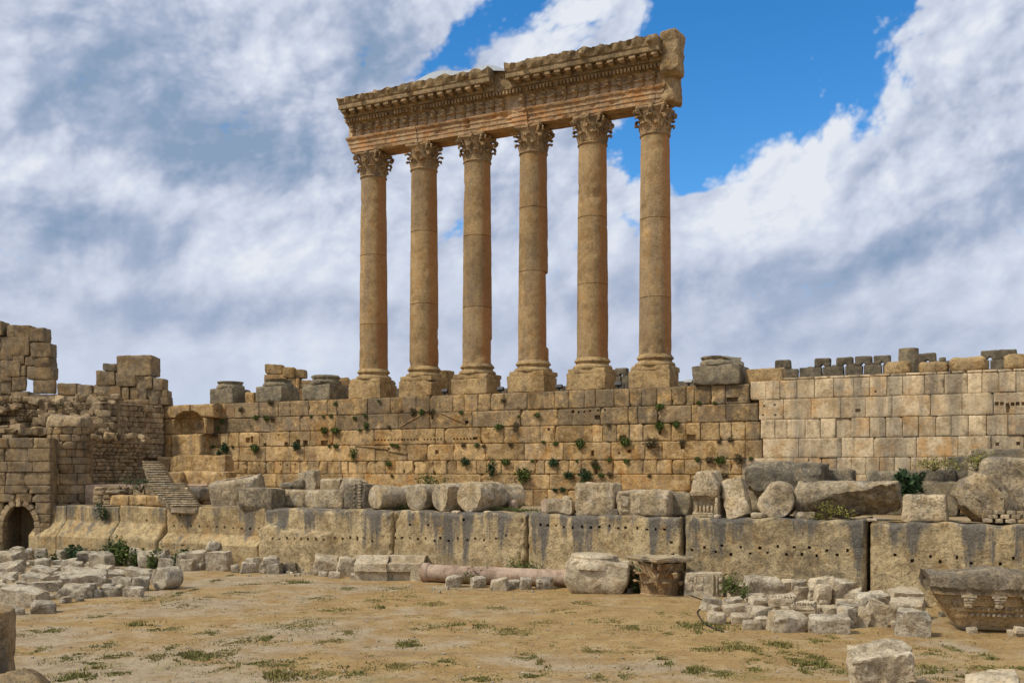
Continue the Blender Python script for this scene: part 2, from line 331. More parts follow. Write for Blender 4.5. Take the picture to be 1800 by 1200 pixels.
# ------------------------------------------------------------------ materials
M = {}
def stone(name, lo, hi, warm=(.42, .23, .09), grey=(.135, .12, .095), lichen=.35, streak=0.0, speck=.5, bump=.6, scale=1.0, stripe=None, pale=None, palea=0.0, strh=None, even=False):
    def sat(c, k=1.12):
        l = .3*c[0]+.6*c[1]+.1*c[2]; return tuple(max(.01, l+(v-l)*k) for v in c)
    if even: lo, hi = tuple(1.22*v for v in lo), tuple(.90*v for v in hi)
    lo, hi, warm, grey = tuple(.78*v for v in sat(lo)), tuple(1.08*v for v in sat(hi)), sat(warm), tuple(.85*v for v in sat(grey))
    m = bpy.data.materials.new(name); m.use_nodes = True; t = m.node_tree; t.nodes.clear(); g = G(t)
    tc = NN(t, 'ShaderNodeTexCoord'); oi = NN(t, 'ShaderNodeObjectInfo')
    rv = g.math('MULTIPLY', oi.outputs['Random'], 40.0)
    co = g.vmath('ADD', tc.outputs['Object'], g.comb(rv, rv, rv))
    at = NN(t, 'ShaderNodeAttribute', attribute_name='blk'); ar, ag, ab = g.sep(at.outputs['Vector'])
    n1 = g.noise(co, .7*scale, 6, .6); n2 = g.noise(g.mapping(co, (9, 4, 2)), 2.6*scale, 6, .65); n3 = g.noise(g.mapping(co, (2, 8, 5)), 8*scale, 5, .7)
    n4 = g.noise(g.mapping(co, (5, 1, 7)), 24*scale, 3, .7)
    c = g.mix(g.rng(g.math('ADD', g.math('MULTIPLY', n1, .5), g.math('MULTIPLY', n2, .5)), .37, .60), lo, hi)
    if pale: c = g.mix(g.math('MULTIPLY', g.rng(g.noise(g.mapping(co, (7, 7, 1)), 1.7*scale, 8, .7), .52, .66), palea), c, pale)
    c = g.mix(g.math('MULTIPLY', g.rng(g.math('ADD', g.noise(g.mapping(co, (3, 3, 3)), 1.1*scale, 5, .6), g.math('MULTIPLY', ag, .3)), .5, .85), .75), c, warm)
    gm = g.rng(g.math('ADD', g.noise(g.mapping(co, (1, 6, 2)), 1.4*scale, 9, .72), g.math('ADD', g.math('MULTIPLY', ab, .15), (lichen-.35)*.3)), .54, .70)
    c = g.mix(g.math('MULTIPLY', gm, min(.85, .35+lichen*.55)), c, grey)
    if streak:
        sv = g.noise(g.mapping(co, (0, 0, 0), (0, 0, 0), (1.1, 1.1, .10)), 1.0, 6, .62)
        sv = g.math('ADD', sv, g.math('MULTIPLY', g.math('SUBTRACT', n2, .5), .25))
        if strh:
            z = g.sep(tc.outputs['Object'])[2]; sv = g.math('ADD', sv, g.rng(z, strh[0], strh[1], -.16, .07, False))
        c = g.mix(g.math('MULTIPLY', g.rng(sv, .475, .60), streak), c, (.115, .113, .105))
    if stripe:
        x, y, z = g.sep(tc.outputs['Object'])
        q = g.math('ADD', g.math('MULTIPLY', x, math.cos(R(stripe))), g.math('MULTIPLY', y, math.sin(R(stripe))))
        q = g.math('ADD', q, g.math('MULTIPLY', g.math('SUBTRACT', g.noise(g.mapping(co, (0, 0, 0), (0, 0, 0), (1.5, 1.5, .25)), 1.0, 5, .6), .5), .7))
        c = g.mix(g.math('MULTIPLY', g.rng(q, .46, .74), .62), c, (.40, .165, .048))
    sp = g.rng(g.math('ADD', g.math('MULTIPLY', n3, .6), g.math('MULTIPLY', n4, .4)), .52, .36)
    c = g.mix(g.math('MULTIPLY', sp, speck), c, (.05, .042, .032))
    hl = g.rng(g.math('ADD', g.math('MULTIPLY', n3, .45), g.math('MULTIPLY', n4, .55)), .54, .68)
    c = g.mix(g.math('MULTIPLY', hl, .28), c, (.66, .56, .42))
    c = g.mix(1.0, c, g.comb(*(g.math('ADD', 1.0, ar),)*3), 'MULTIPLY')
    b = NN(t, 'ShaderNodeBump'); b.inputs['Strength'].default_value = bump; b.inputs['Distance'].default_value = .15/scale
    hgt = g.math('ADD', g.math('ADD', g.math('MULTIPLY', n2, .6), g.math('MULTIPLY', n3, .75)), g.math('MULTIPLY', n4, .4))
    LK(t, hgt, b.inputs['Height'])
    p = NN(t, 'ShaderNodeBsdfPrincipled'); p.inputs['Roughness'].default_value = .95; p.inputs['Specular IOR Level'].default_value = .15
    LK(t, c, p.inputs['Base Color']); LK(t, b.outputs[0], p.inputs['Normal'])
    o = NN(t, 'ShaderNodeOutputMaterial'); LK(t, p.outputs[0], o.inputs[0]); M[name] = m
    return m
stone('golden_limestone', (.34, .215, .092), (.57, .395, .20), warm=(.47, .235, .075), lichen=.38, streak=.3, speck=.7, bump=.75, pale=(.64, .49, .29), palea=.6)
stone('pale_ashlar', (.43, .32, .19), (.61, .485, .315), warm=(.48, .265, .10), lichen=.18, streak=.45, speck=.5, bump=.45, pale=(.64, .53, .36), palea=.5)
stone('megalith_stone', (.38, .285, .16), (.58, .46, .275), warm=(.48, .28, .10), lichen=.28, streak=.85, speck=.75, bump=.9, strh=(.5, 4.0))
stone('moulded_base', (.33, .245, .13), (.50, .39, .225), warm=(.43, .26, .11), lichen=.36, streak=.75, speck=.65, bump=.7, strh=(.5, 4.5))
stone('shaft_stone', (.26, .175, .088), (.41, .29, .155), warm=(.40, .22, .085), lichen=.16, streak=.3, speck=.4, bump=.5, stripe=14, even=True)
stone('carved_stone', (.25, .17, .092), (.42, .295, .165), warm=(.42, .205, .075), lichen=.45, streak=.2, speck=.7, bump=.6)
stone('cornice_stone', (.25, .18, .10), (.42, .31, .18), warm=(.36, .21, .085), lichen=.40, streak=.2, speck=.75, bump=.8)
stone('frieze_stone', (.31, .205, .115), (.49, .35, .21), warm=(.50, .225, .08), lichen=.30, streak=.2, speck=.5, bump=.5)
stone('panel_stone', (.37, .275, .175), (.53, .41, .275), warm=(.47, .255, .12), lichen=.2, streak=.2, speck=.45, bump=.5)
stone('plinth_stone', (.33, .22, .105), (.50, .36, .19), warm=(.43, .245, .095), lichen=.35, streak=.2, speck=.6, bump=.8)
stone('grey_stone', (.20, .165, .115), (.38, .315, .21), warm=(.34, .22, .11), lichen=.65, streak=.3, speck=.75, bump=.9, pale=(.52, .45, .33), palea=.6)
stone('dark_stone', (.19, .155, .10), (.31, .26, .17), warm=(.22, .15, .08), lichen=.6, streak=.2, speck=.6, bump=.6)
stone('rubble_stone', (.40, .335, .235), (.62, .54, .40), warm=(.46, .33, .18), lichen=.48, streak=.0, speck=.8, bump=1.0, pale=(.74, .67, .54), palea=.7, scale=1.3)
stone('cream_stone', (.46, .375, .25), (.66, .56, .40), warm=(.52, .36, .19), lichen=.34, streak=.0, speck=.65, bump=.95, pale=(.74, .65, .50), palea=.6)
stone('drum_stone', (.39, .305, .185), (.62, .50, .33), warm=(.48, .33, .16), lichen=.45, streak=.3, speck=.8, bump=1.0, pale=(.70, .61, .45), palea=.8)
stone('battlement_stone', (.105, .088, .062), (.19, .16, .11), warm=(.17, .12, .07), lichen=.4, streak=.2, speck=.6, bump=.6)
stone('brown_stone', (.205, .145, .08), (.35, .26, .15), warm=(.31, .19, .085), lichen=.40, streak=.35, speck=.6, bump=.7)
stone('brick_stone', (.28, .205, .12), (.45, .345, .215), warm=(.37, .235, .11), lichen=.30, streak=.2, speck=.6, bump=.7)
stone('pink_granite', (.34, .235, .165), (.48, .36, .265), warm=(.42, .27, .17), lichen=.15, streak=.2, speck=.4, bump=.3)
def plain(name, col, rough=.6, var=.3, attrc=None):
    m = bpy.data.materials.new(name); m.use_nodes = True; t = m.node_tree; t.nodes.clear(); g = G(t)
    at = NN(t, 'ShaderNodeAttribute', attribute_name='blk'); ar, ag, ab = g.sep(at.outputs['Vector'])
    tc = NN(t, 'ShaderNodeTexCoord'); n = g.noise(tc.outputs['Object'], 4, 4)
    c = g.mix(g.rng(n, .3, .7), tuple(v*(1-var) for v in col), tuple(v*(1+var) for v in col))
    if attrc: c = g.mix(ag, c, attrc)
    c = g.mix(1.0, c, g.comb(*(g.math('ADD', 1.0, ar),)*3), 'MULTIPLY')
    p = NN(t, 'ShaderNodeBsdfPrincipled'); p.inputs['Roughness'].default_value = rough; p.inputs['Specular IOR Level'].default_value = .2
    LK(t, c, p.inputs['Base Color']); o = NN(t, 'ShaderNodeOutputMaterial'); LK(t, p.outputs[0], o.inputs[0]); M[name] = m
plain('leaf_green', (.046, .072, .016), .7, .3, (.12, .15, .035))
plain('leaf_dark', (.030, .055, .022), .7, .3, (.05, .09, .035))
plain('leaf_brown', (.115, .085, .045), .8, .3, (.16, .12, .06))
plain('leaf_yellow', (.16, .17, .03), .8, .3, (.26, .22, .05))
plain('grass_green', (.13, .13, .034), .8, .3, (.30, .225, .08))
plain('black_metal', (.02, .022, .025), .5, .2)
plain('grey_metal', (.35, .36, .37), .5, .1)
plain('membrane', (.33, .345, .345), .6, .06)
plain('black_rubber', (.022, .022, .024), .6, .2)
plain('bark', (.10, .07, .045), .9, .2)
# ground
m = bpy.data.materials.new('ground'); m.use_nodes = True; t = m.node_tree; t.nodes.clear(); g = G(t)
tc = NN(t, 'ShaderNodeTexCoord'); co = tc.outputs['Object']
nA = g.noise(g.mapping(co, (3, 1, 0), (0, 0, 0), (.8, 1, 1)), .16, 8, .68); nB = g.noise(co, .7, 6, .65); nC = g.noise(co, 4.5, 5, .7); nD = g.noise(co, 22, 3, .7)
gx, gy, gz = g.sep(co)
gold = g.mix(g.rng(nB, .35, .65), (.325, .20, .072), (.425, .285, .112)); sand = g.mix(g.rng(nB, .35, .65), (.335, .25, .15), (.43, .335, .21))
patch = g.math('ADD', nA, g.math('MULTIPLY', g.math('SUBTRACT', nB, .5), .5))
near = g.rng(gy, 44, 30, 0, .08)                    # trodden path: paler towards the near left and far right
left = g.rng(gx, 2, -12, -.02, .10)
c = g.mix(g.rng(g.math('ADD', g.math('ADD', patch, near), left), .50, .70), gold, sand)
c = g.mix(g.math('MULTIPLY', g.rng(g.noise(g.mapping(co, (8, 2, 4)), .45, 6, .7), .56, .70), .55), c, (.19, .175, .045))
c = g.mix(g.math('MULTIPLY', g.rng(g.noise(g.mapping(co, (1, 5, 4), (0, 0, 0), (.5, 1, 1)), .6, 6, .7), .56, .68), .5), c, (.21, .15, .095))
nE = g.noise(g.mapping(co, (4, 9, 1)), 1.7, 6, .72)
c = g.mix(g.math('MULTIPLY', g.rng(nE, .48, .34), .38), c, (.20, .135, .06))
c = g.mix(g.math('MULTIPLY', g.rng(nE, .56, .68), .3), c, (.52, .42, .27))
c = g.mix(g.math('MULTIPLY', g.rng(nC, .5, .34), .6), c, (.15, .105, .055))
c = g.mix(g.math('MULTIPLY', g.rng(nD, .54, .66), .5), c, (.66, .57, .42))
b = NN(t, 'ShaderNodeBump'); b.inputs['Strength'].default_value = .9; b.inputs['Distance'].default_value = .10
LK(t, g.math('ADD', g.math('ADD', nC, nE), g.math('MULTIPLY', nD, .6)), b.inputs['Height'])
p = NN(t, 'ShaderNodeBsdfPrincipled'); p.inputs['Roughness'].default_value = 1; p.inputs['Specular IOR Level'].default_value = .1
LK(t, c, p.inputs['Base Color']); LK(t, b.outputs[0], p.inputs['Normal'])
o = NN(t, 'ShaderNodeOutputMaterial'); LK(t, p.outputs[0], o.inputs[0]); M['ground'] = m
# ================================================================== SETTING
def grid_lines(a, b, step, far, nfar=8):
    l = list(np.arange(a, b+1e-6, step))
    for i in range(1, nfar+1):
        e = (i/nfar)**2.5; l += [a-(far)*e, b+far*e]
    return np.unique(np.round(l, 3))
gxl, gyl = grid_lines(-46, 34, .5, 1500), grid_lines(18, 92, .5, 1500)
GX, GY = np.meshgrid(gxl, gyl, indexing='ij'); P = np.stack([GX, GY, GX*0], -1)
def ground_h(x, y):
    P = np.stack([np.asarray(x, float), np.asarray(y, float), np.zeros_like(np.asarray(x, float))], -1)
    return .07*fbm(P*.16+5, 2)+.05*fbm(P*.8+2, 3)
GZ = ground_h(GX, GY)
mb = MB(); I = np.arange(GX.size).reshape(GX.shape)
mb.add(np.stack([GX, GY, GZ], -1), np.stack([I[:-1, :-1], I[1:, :-1], I[1:, 1:], I[:-1, 1:]], -1).reshape(-1, 4))
tag(mb.build('ground', 'ground', sharp=0), kind='structure')

ZT = 4.04          # terrace (top of the megaliths)
DM, DU = 53.6, 67.2    # faces of the megaliths and of the podium wall
# terrace fill behind the megaliths
mb = MB()
tl = np.linspace(ax(30, DM+1.2)-6, ax(2150, DM), 90); tw = np.linspace(DM+1.0, DU+.7, 24)
TA, TD = np.meshgrid(tl, tw, indexing='ij'); I = np.arange(TA.size).reshape(TA.shape)
Pn = np.stack([TA, TD, TA*0], -1)
mb.add(np.stack([TA, TD-60, ZT-.06+.05*fbm(Pn*.5, 3)+.03*fbm(Pn*2, 2)], -1), np.stack([I[:-1, :-1], I[1:, :-1], I[1:, 1:], I[:-1, 1:]], -1).reshape(-1, 4))
tag(mb.build('terrace_ground', 'ground', loc=Wd(0, 60), rot=-TH, sharp=0), kind='structure')

# ------------------------------------------------------------------ megaliths of the unfinished podium
def holes_px(lst, D, w=.14, dep=.35):
    r = random.Random(len(lst)); return [(ax(x, D)+r.uniform(-.03, .03), zz(x, y, D), w*r.uniform(.7, 1.25), w*r.uniform(.7, 1.25), dep) for x, y in lst]
def megalith(x0, x1, label, seed, holes, front=0.0, cracks=(), prof=None, attr=(0, 0, 0), a1=None, ztop=ZT):
    a0, a1 = ax(x0, DM), (a1 if a1 is not None else ax(x1, DM)); am = (a0+a1)/2
    hs = [(h[0]-am, *h[1:]) for h in holes_px(holes, DM)]
    mb = MB()
    hblock(mb, a0-am+.02, a1-am-.02, -.4, ztop, front, 3.2, .13, .05, .20, hs, seed, attr, prof, tops=lambda A: .05*np.sin(A*1.3+seed)+.04*np.sin(A*4.1+seed), cracks=cracks)
    return tag(mb.build('megalith', 'megalith_stone', loc=Wd(am, DM), rot=-TH, sharp=50), label, 'stone block', 'giant blocks of the unfinished podium')
def prof1(A, Z):       # first megalith: dressed ledge left standing below a recessed band
    a0 = ax(463, DM)-(ax(463, DM)+ax(689, DM))/2
    ed = 2.75+.35*np.exp(-((A-a0-.9)/.7)**2)-.25*np.clip((A-a0)/5, 0, 1)+.06*np.sin(A*5)+.08*np.sin(A*1.7+1)
    right = 1/(1+np.exp((A-(a0+5.6))*6))
    return -.60*right/(1+np.exp((Z-ed)*40))
def crk(x0, x1, am):
    a0, a1 = ax(x0, DM)-am, ax(x1, DM)-am
    return lambda Z: a1+(a0-a1)*np.clip(Z/ZT, 0, 1)+.06*np.sin(Z*7)
am2 = (ax(690, DM)+ax(925, DM))/2
h1 = [(490+i*12.6, 945+(i % 2)) for i in range(13)]+[(628, 949), (655, 951)]
h2 = [(694, 945), (707, 946), (720, 945), (735, 948), (748, 946), (763, 949), (775, 945), (789, 949), (804, 945), (821, 949), (836, 946), (850, 950), (871, 946), (889, 940), (721, 922), (752, 922), (815, 914)]
h3 = [(951, 922), (964, 923), (978, 924), (992, 924.5), (1007, 925), (1023, 925), (1040, 925), (1055, 925.5), (1071, 925.5), (1087, 928), (1101, 927.5), (1120, 928), (1137, 928), (1153, 929), (1169, 929), (1180, 951), (1183, 973)]
h4 = [(1218, 967), (1240, 961), (1259, 969), (1270, 957), (1285, 972), (1302, 961), (1319, 972), (1336, 962), (1350, 972), (1367, 961), (1383, 973.5), (1396, 961), (1411, 974), (1424, 961), (1437, 974), (1454, 966), (1473, 974.5), (1490, 966)]
h5 = [(1573, 973), (1604, 986), (1635, 978), (1653, 988), (1681, 980), (1707, 989), (1758, 989), (1781, 981), (1830, 984), (1870, 990)]
megalith(463, 689, 'giant dark streaked block with a ragged ledge, left of the granite column', 11, h1, prof=prof1, front=-.05)
megalith(690, 924, 'giant block behind the fallen granite column, cracked at its left end', 12, h2, cracks=[(crk(700, 672, am2), .22, .22), (crk(918, 912, am2), .10, .15)])
megalith(927, 1198, 'giant block behind the broken column base, with one row of small sockets near its top', 13, h3, front=-.06)
megalith(1204, 1522, 'grey giant block behind the right rubble pile, with two staggered rows of sockets', 14, h4, front=-.10, attr=(-.08, 0, .8))
megalith(1528, 1830, 'giant streaked block at the right end, behind the carved cornice fragment', 15, h5, front=.05, attr=(-.02, 0, .1), ztop=ZT-.06)
megalith(1833, 2150, 'outermost giant block beyond the right cornice fragment', 16, [], front=0, ztop=ZT-.06)
# moulded base course running on to the left
def base_run(x0, x1, zs, proj, label, seed, zt, holes=(), lean=0):
    a0, a1 = ax(x0, DM), ax(x1, DM); am = (a0+a1)/2; mb = MB()
    hs = [(h[0]-am, *h[1:]) for h in holes_px(holes, DM)]
    def prof(A, Z):
        t = np.clip((zs[0]-Z)/(zs[0]-zs[1]), 0, 1); return -proj*t
    hblock(mb, a0-am, a1-am, -.4, zt, 0, 3.2, .13, .03, .10, hs, seed, (0, .2, .1), prof, tops=lambda A: .04*np.sin(A*1.1+seed))
    tag(mb.build('moulded_base', 'moulded_base', loc=Wd(am, DM+.25), rot=-TH, sharp=22), label, 'base block', 'chamfered base blocks of the podium')
base_run(288, 462, (2.2, 1.6), .75, 'chamfered base block with a row of sockets, beside the dark streaked giant block', 21, ZT, [(301+i*15, 923.5+i*.55) for i in range(11)]+[(312, 904)])
base_run(205, 287, (2.85, 1.75), .95, 'middle chamfered base block with a tall sloping face, below the three blocks by the stairs', 22, ZT-.05, [(254, 914)])
base_run(112, 204, (2.85, 1.75), .95, 'chamfered base block behind the green ferns at the foot of the left wall', 23, ZT-.1)
base_run(62, 111, (2.8, 1.7), .9, 'short leftmost chamfered base block beside the pointed arch', 24, ZT-.1)

# ------------------------------------------------------------------ podium wall (ashlar built stone by stone)
ZC = [4.0, 5.19, 6.29, 7.30, 8.55, 9.76, 10.97, 12.24]
J7 = [374, 397, 412, 455, 489, 510, 542, 575, 592, 645, 686, 706, 731, 756, 796, 816, 840, 862, 886, 927, 975, 1000, 1027, 1046, 1079, 1106, 1127, 1155, 1180, 1206, 1220, 1250, 1275, 1317]
J6 = [362, 397, 445, 527, 590, 646, 700, 756, 830, 914, 980, 1055, 1104, 1121, 1156, 1216, 1276, 1333]
J5 = [352, 372, 387, 401, 420, 456, 475, 509, 545, 585, 657, 707, 765, 781, 845, 885, 950, 975, 1041, 1059, 1084, 1106, 1130, 1180, 1206, 1231, 1265, 1286, 1310, 1336]
J4 = [370, 392, 420, 466, 535, 615, 660, 715, 751, 797, 852, 921, 960, 991, 1074, 1134, 1164, 1310, 1340]
J3 = [394, 410, 420, 434, 444, 452, 467, 481, 496, 511, 527, 541, 560, 575, 599, 611, 625, 645, 660, 677, 694, 709, 726, 746, 762, 785, 802, 837, 856, 881, 902, 941, 957, 980, 1000, 1022, 1046, 1077, 1104, 1130, 1155, 1181, 1204, 1231, 1259, 1285, 1305]
J2 = [380, 435, 486, 544, 602, 640, 736, 845, 905, 966, 1030, 1092, 1214, 1265, 1305]
J1 = [380, 440, 500, 560, 620, 690, 750, 820, 889, 907, 937, 962, 997, 1040, 1090, 1150, 1210, 1260, 1305]
rs = np.random.RandomState(4)
ex = lambda J, e: J+[J[-1]+i*30 for i in range(1, e)]
hol = [(441, 749), (475, 748), (460, 764), (490, 764), (436, 773, .5, .4), (443, 772, .25, .55), (465, 781, .3, .25), (481, 780, .55, .45), (503, 780, .4, .3), (524, 777, .4, .45), (537, 778, .45, .4), (570, 778, .7, .4),
       (400, 818), (407, 818), (419, 818), (432, 818), (444, 819), (456, 818), (468, 817), (482, 815), (493, 816), (505, 817), (519, 816), (584, 823, 1.0, .85), (768, 794, .32, .3), (760, 734, .2, .25), (820, 742, .3, .25), (742, 783, .25, .3), (682, 790, .3, .3), (835, 770, .4, .2),
       (965, 754, .18, .2), (928, 776, .5, .25), (1007, 723, .2, .2), (1017, 724), (1027, 723), (1037, 722), (1051, 721), (1063, 720), (1050, 733, .4, .3), (1048, 774, .4, .5), (1042, 796, .22, .4), (1095, 770, .5, .4), (1088, 796), (1106, 793, .25, .2), (1148, 770, .4, .5), (1160, 759, .2, .3),
       (1272, 736, .4, .35), (1270, 775, .25, .25), (1276, 722, .3, .25), (1262, 776, .2, .25), (1215, 768, .6, .35), (1287, 702, .75, .3), (1200, 785, .3, .3), (1325, 690, .26, .26)]
hol += [(659+i*5.8, 773-.035*i*2) for i in range(30) if i not in (14, 22, 23)]
HU = [(ax(h[0], DU), zz(h[0], h[1], DU), h[2] if len(h) > 2 else .13, h[3] if len(h) > 3 else .13, .3) for h in hol]
def masonry(mb, courses, a0, seed, cell=.15, amp=.02, edge=.05, gap=.012, holes=(), tone=.2, warm=.5, grey=.3, depth=1.0, jit=.03, prof=None, dark=(), spall=1.6):
    rs = np.random.RandomState(seed)
    for ci, (z0, z1, js) in enumerate(courses):
        for i in range(len(js)-1):
            p, q = js[i]-a0, js[i+1]-a0
            if q-p < .15: continue
            at = battr(rs, tone, warm, grey); fr = rs.uniform(-jit, jit)
            if rs.rand() < .05: fr += .08
            if ci in dark: at = (at[0]-.10, at[1]*.5, at[2]+.6+1.0*rs.rand()*(rs.rand() < .7))
            g2 = gap*(.6+rs.rand())
            hblock(mb, p+g2, q-g2, z0+gap, z1-gap, fr, depth, cell, amp, edge*(.7+.7*rs.rand()), [(h[0]-a0, *h[1:]) for h in holes], seed*1000+ci*97+i, at, prof, spall=spall)
AU = ax(840, DU)
mb = MB()
lims = [(1300, J1, 330), (1304, J2, 345), (1304, J3, 352), (1341, J4, 352), (1337, J5, 340), (1334, J6, 345), (1318, J7, 352)]
cs = []
for (e, J, s0), z0, z1 in zip(lims, ZC[:-1], ZC[1:]):
    js = [s0]+[x for x in J if x > s0+6]
    if js[-1] < e-4: js.append(e)
    cs.append((z0, z1, [ax(x, DU) for x in js]))
masonry(mb, cs, AU, 5, .13, .035, .055, .009, HU, .24, .55, .3, dark=(5, 6))
box(mb, ax(352, DU)-AU, ax(1336, DU)-AU, .8, 6.0, 3.8, 12.1)
def tops(mb): pass
# relief of a pediment cut into the face (raking lines) and worn ledges
for (xa, ya, xb, yb) in ((704, 750, 740, 729), (776, 726, 818, 744), (625, 783, 683, 789), (683, 792, 714, 797)):
    p = np.array([(ax(xa+(xb-xa)*t, DU)-AU, -.03, zz(xa+(xb-xa)*t, ya+(yb-ya)*t, DU)) for t in np.linspace(0, 1, 10)]); tube(mb, p, .07, 6, (-.3, 0, .3))
podium = mb.build('podium_wall', 'golden_limestone', loc=Wd(AU, DU), rot=-TH, sharp=45)
tag(podium, 'high golden podium wall of big weathered blocks carrying the six columns', 'wall')
# pale rebuilt ashlar on the right
K = [(4.0, 5.19, [1300, 1342, 1392, 1440, 1495, 1550, 1600, 1660, 1720, 1780]), (5.19, 6.29, [1304, 1350, 1395, 1445, 1500, 1555, 1610, 1672, 1730, 1790]),
     (6.29, 7.37, [1304, 1395, 1421, 1444, 1471, 1497, 1522, 1546, 1572, 1601, 1630, 1662, 1700, 1735, 1770]), (7.37, 8.62, [1341, 1404, 1479, 1536, 1611, 1684, 1742, 1800]),
     (8.62, 9.86, [1337, 1362, 1384, 1415, 1442, 1469, 1496, 1529, 1557, 1586, 1615, 1645, 1672, 1702, 1734, 1772]), (9.86, 11.17, [1334, 1377, 1426, 1478, 1521, 1568, 1636, 1691, 1746, 1808]),
     (11.17, 12.38, [1319, 1346, 1371, 1401, 1432, 1465, 1501, 1529, 1559, 1587, 1625, 1660, 1701, 1726, 1756, 1786])]
AR = ax(1560, DU); mb = MB(); cs = []
for z0, z1, J in K:
    J = list(J); rsx = np.random.RandomState(int(z0*100))
    while J[-1] < 2080: J.append(J[-1]+rsx.randint(30, 62))
    cs.append((z0, z1, [ax(x, DU) for x in J]))
hr = [(1343, 713), (1362, 711), (1341, 729), (1363, 729), (1508, 721, .3, .2), (1480, 724), (1539, 688), (1753, 780, .2, .2), (1790, 779, .2, .2), (1752, 709, .2, .2), (1761, 709, .2, .2), (1771, 711, .2, .2), (1780, 710, .2, .2), (1789, 709, .2, .2), (1799, 709, .2, .2), (1772, 719, .2, .4), (1567, 820, .4, .25)]
HR = [(ax(h[0], DU), zz(h[0], h[1], DU), h[2] if len(h) > 2 else .12, h[3] if len(h) > 3 else .1, .25) for h in hr]
masonry(mb, cs, AR, 8, .15, .014, .022, .010, HR, .17, .40, .60, dark=(), spall=.6)
masonry(mb, [(12.38, 12.55, [ax(x, DU) for x in range(1376, 2090, 27)])], AR, 9, .15, .02, .05, .012, (), .2, .3, .4, depth=.8)
box(mb, ax(1345, DU)-AR, ax(2060, DU)-AR, .8, 6.0, 3.8, 12.3)
tag(mb.build('ashlar_wall', 'pale_ashlar', loc=Wd(AR, DU), rot=-TH, sharp=45), 'pale rebuilt ashlar wall with crisp joints, right of the golden podium wall', 'wall')

# ------------------------------------------------------------------ six columns
DC, A0, SP = 68.9, -46.15, 4.71
ZP = 12.28      # podium top
ZCAP = 31.92     # underside of architrave
mbp = []
def leaf_mesh(mb, path, wid, ang, thick=.05, attr=(0, 0, 0)):
    """acanthus leaf: (radius, z) path swept with a lobed width at angle ang"""
    n = len(path); m = 7; vs = []
    for i, (r, z) in enumerate(path):
        t = i/(n-1); w = wid*(1-.45*t**2)*(1+.14*math.sin(i*2.4))*(1 if i < n-1 else .5)
        for j in range(m):
            s = j/(m-1)*2-1; rr = r-.06*s*s*(1-t*.3)+.03*math.cos(s*9)*(1-abs(s)); a = ang+s*w/2/max(r, .5)
            vs.append((rr*math.cos(a), rr*math.sin(a), z-.07*abs(s)*(t > .6)))
    vs = np.array(vs); c = vs.copy(); rad = np.hypot(c[:, 0], c[:, 1]); k = np.maximum(rad-thick-.02, .05)/rad; c[:, 0] *= k; c[:, 1] *= k; c[:, 2] -= thick*.4
    I = np.arange(n*m).reshape(n, m); f = np.stack([I[:-1, :-1], I[:-1, 1:], I[1:, 1:], I[1:, :-1]], -1).reshape(-1, 4); N = n*m
    loop = np.concatenate([I[:, 0], I[-1, 1:], I[-2::-1, -1], I[0, -2:0:-1]]); nx = np.roll(loop, -1)
    mb.add(np.concatenate([vs, c]), [f, f[:, ::-1]+N, np.stack([loop, loop+N, nx+N, nx], -1)], attr)
def capital_mesh(mb, seed, s=1.0):
    rs = np.random.RandomState(seed)
    lathe(mb, [(1.0, 0), (1.07, .03), (1.09, .09), (1.04, .14), (.98, .16), (.97, .5), (.98, 1.0), (1.02, 1.4), (1.12, 1.7), (1.2, 1.78)], 32, amp=.03, seed=seed)
    for i in range(8):
        k = rs.uniform(.85, 1.1); a = i*math.pi/4+math.pi/8
        leaf_mesh(mb, [(1.0, .14), (1.06, .35), (1.10, .58), (1.18, .78), (1.30*k**.3, .88), (1.40*k**.3, .86), (1.43*k**.3, .75*k)], .68, a, attr=(rs.uniform(-.1, .1), 0, 0))
    for i in range(8):
        k = rs.uniform(.85, 1.1); a = i*math.pi/4
        leaf_mesh(mb, [(1.0, .5), (1.05, .8), (1.12, 1.06), (1.24, 1.26), (1.40*k**.3, 1.36), (1.52*k**.3, 1.33), (1.56*k**.3, 1.20*k)], .64, a, attr=(rs.uniform(-.1, .1), 0, 0))
    for i in range(4):
        a = math.pi/4+i*math.pi/2
        if rs.rand() < .2: continue
        for da in (-.13, .13):                         # corner volutes
            t = np.linspace(0, 1, 26); spr = [(1.04+.42*u, 1.05+.72*u**.8) for u in np.linspace(0, 1, 8)]
            for u in np.linspace(0, 1, 14): th = u*8.5; rr = .16*(1-u*.8); spr.append((1.46+rr*math.sin(th)+.02, 1.62+rr*math.cos(th)))
            pts = [(r*math.cos(a+da*(1.5-min(1, (r-.9)))), r*math.sin(a+da*(1.5-min(1, (r-.9)))), z) for r, z in spr]
            tube(mb, pts, .065, 6)
        for sgn in (-1, 1):                            # inner helices
            pts = [((1.06+.14*u)*math.cos(a+sgn*(.45+.28*u)), (1.06+.14*u)*math.sin(a+sgn*(.45+.28*u)), 1.1+.58*u) for u in np.linspace(0, 1, 9)]
            tube(mb, pts, .05, 6)
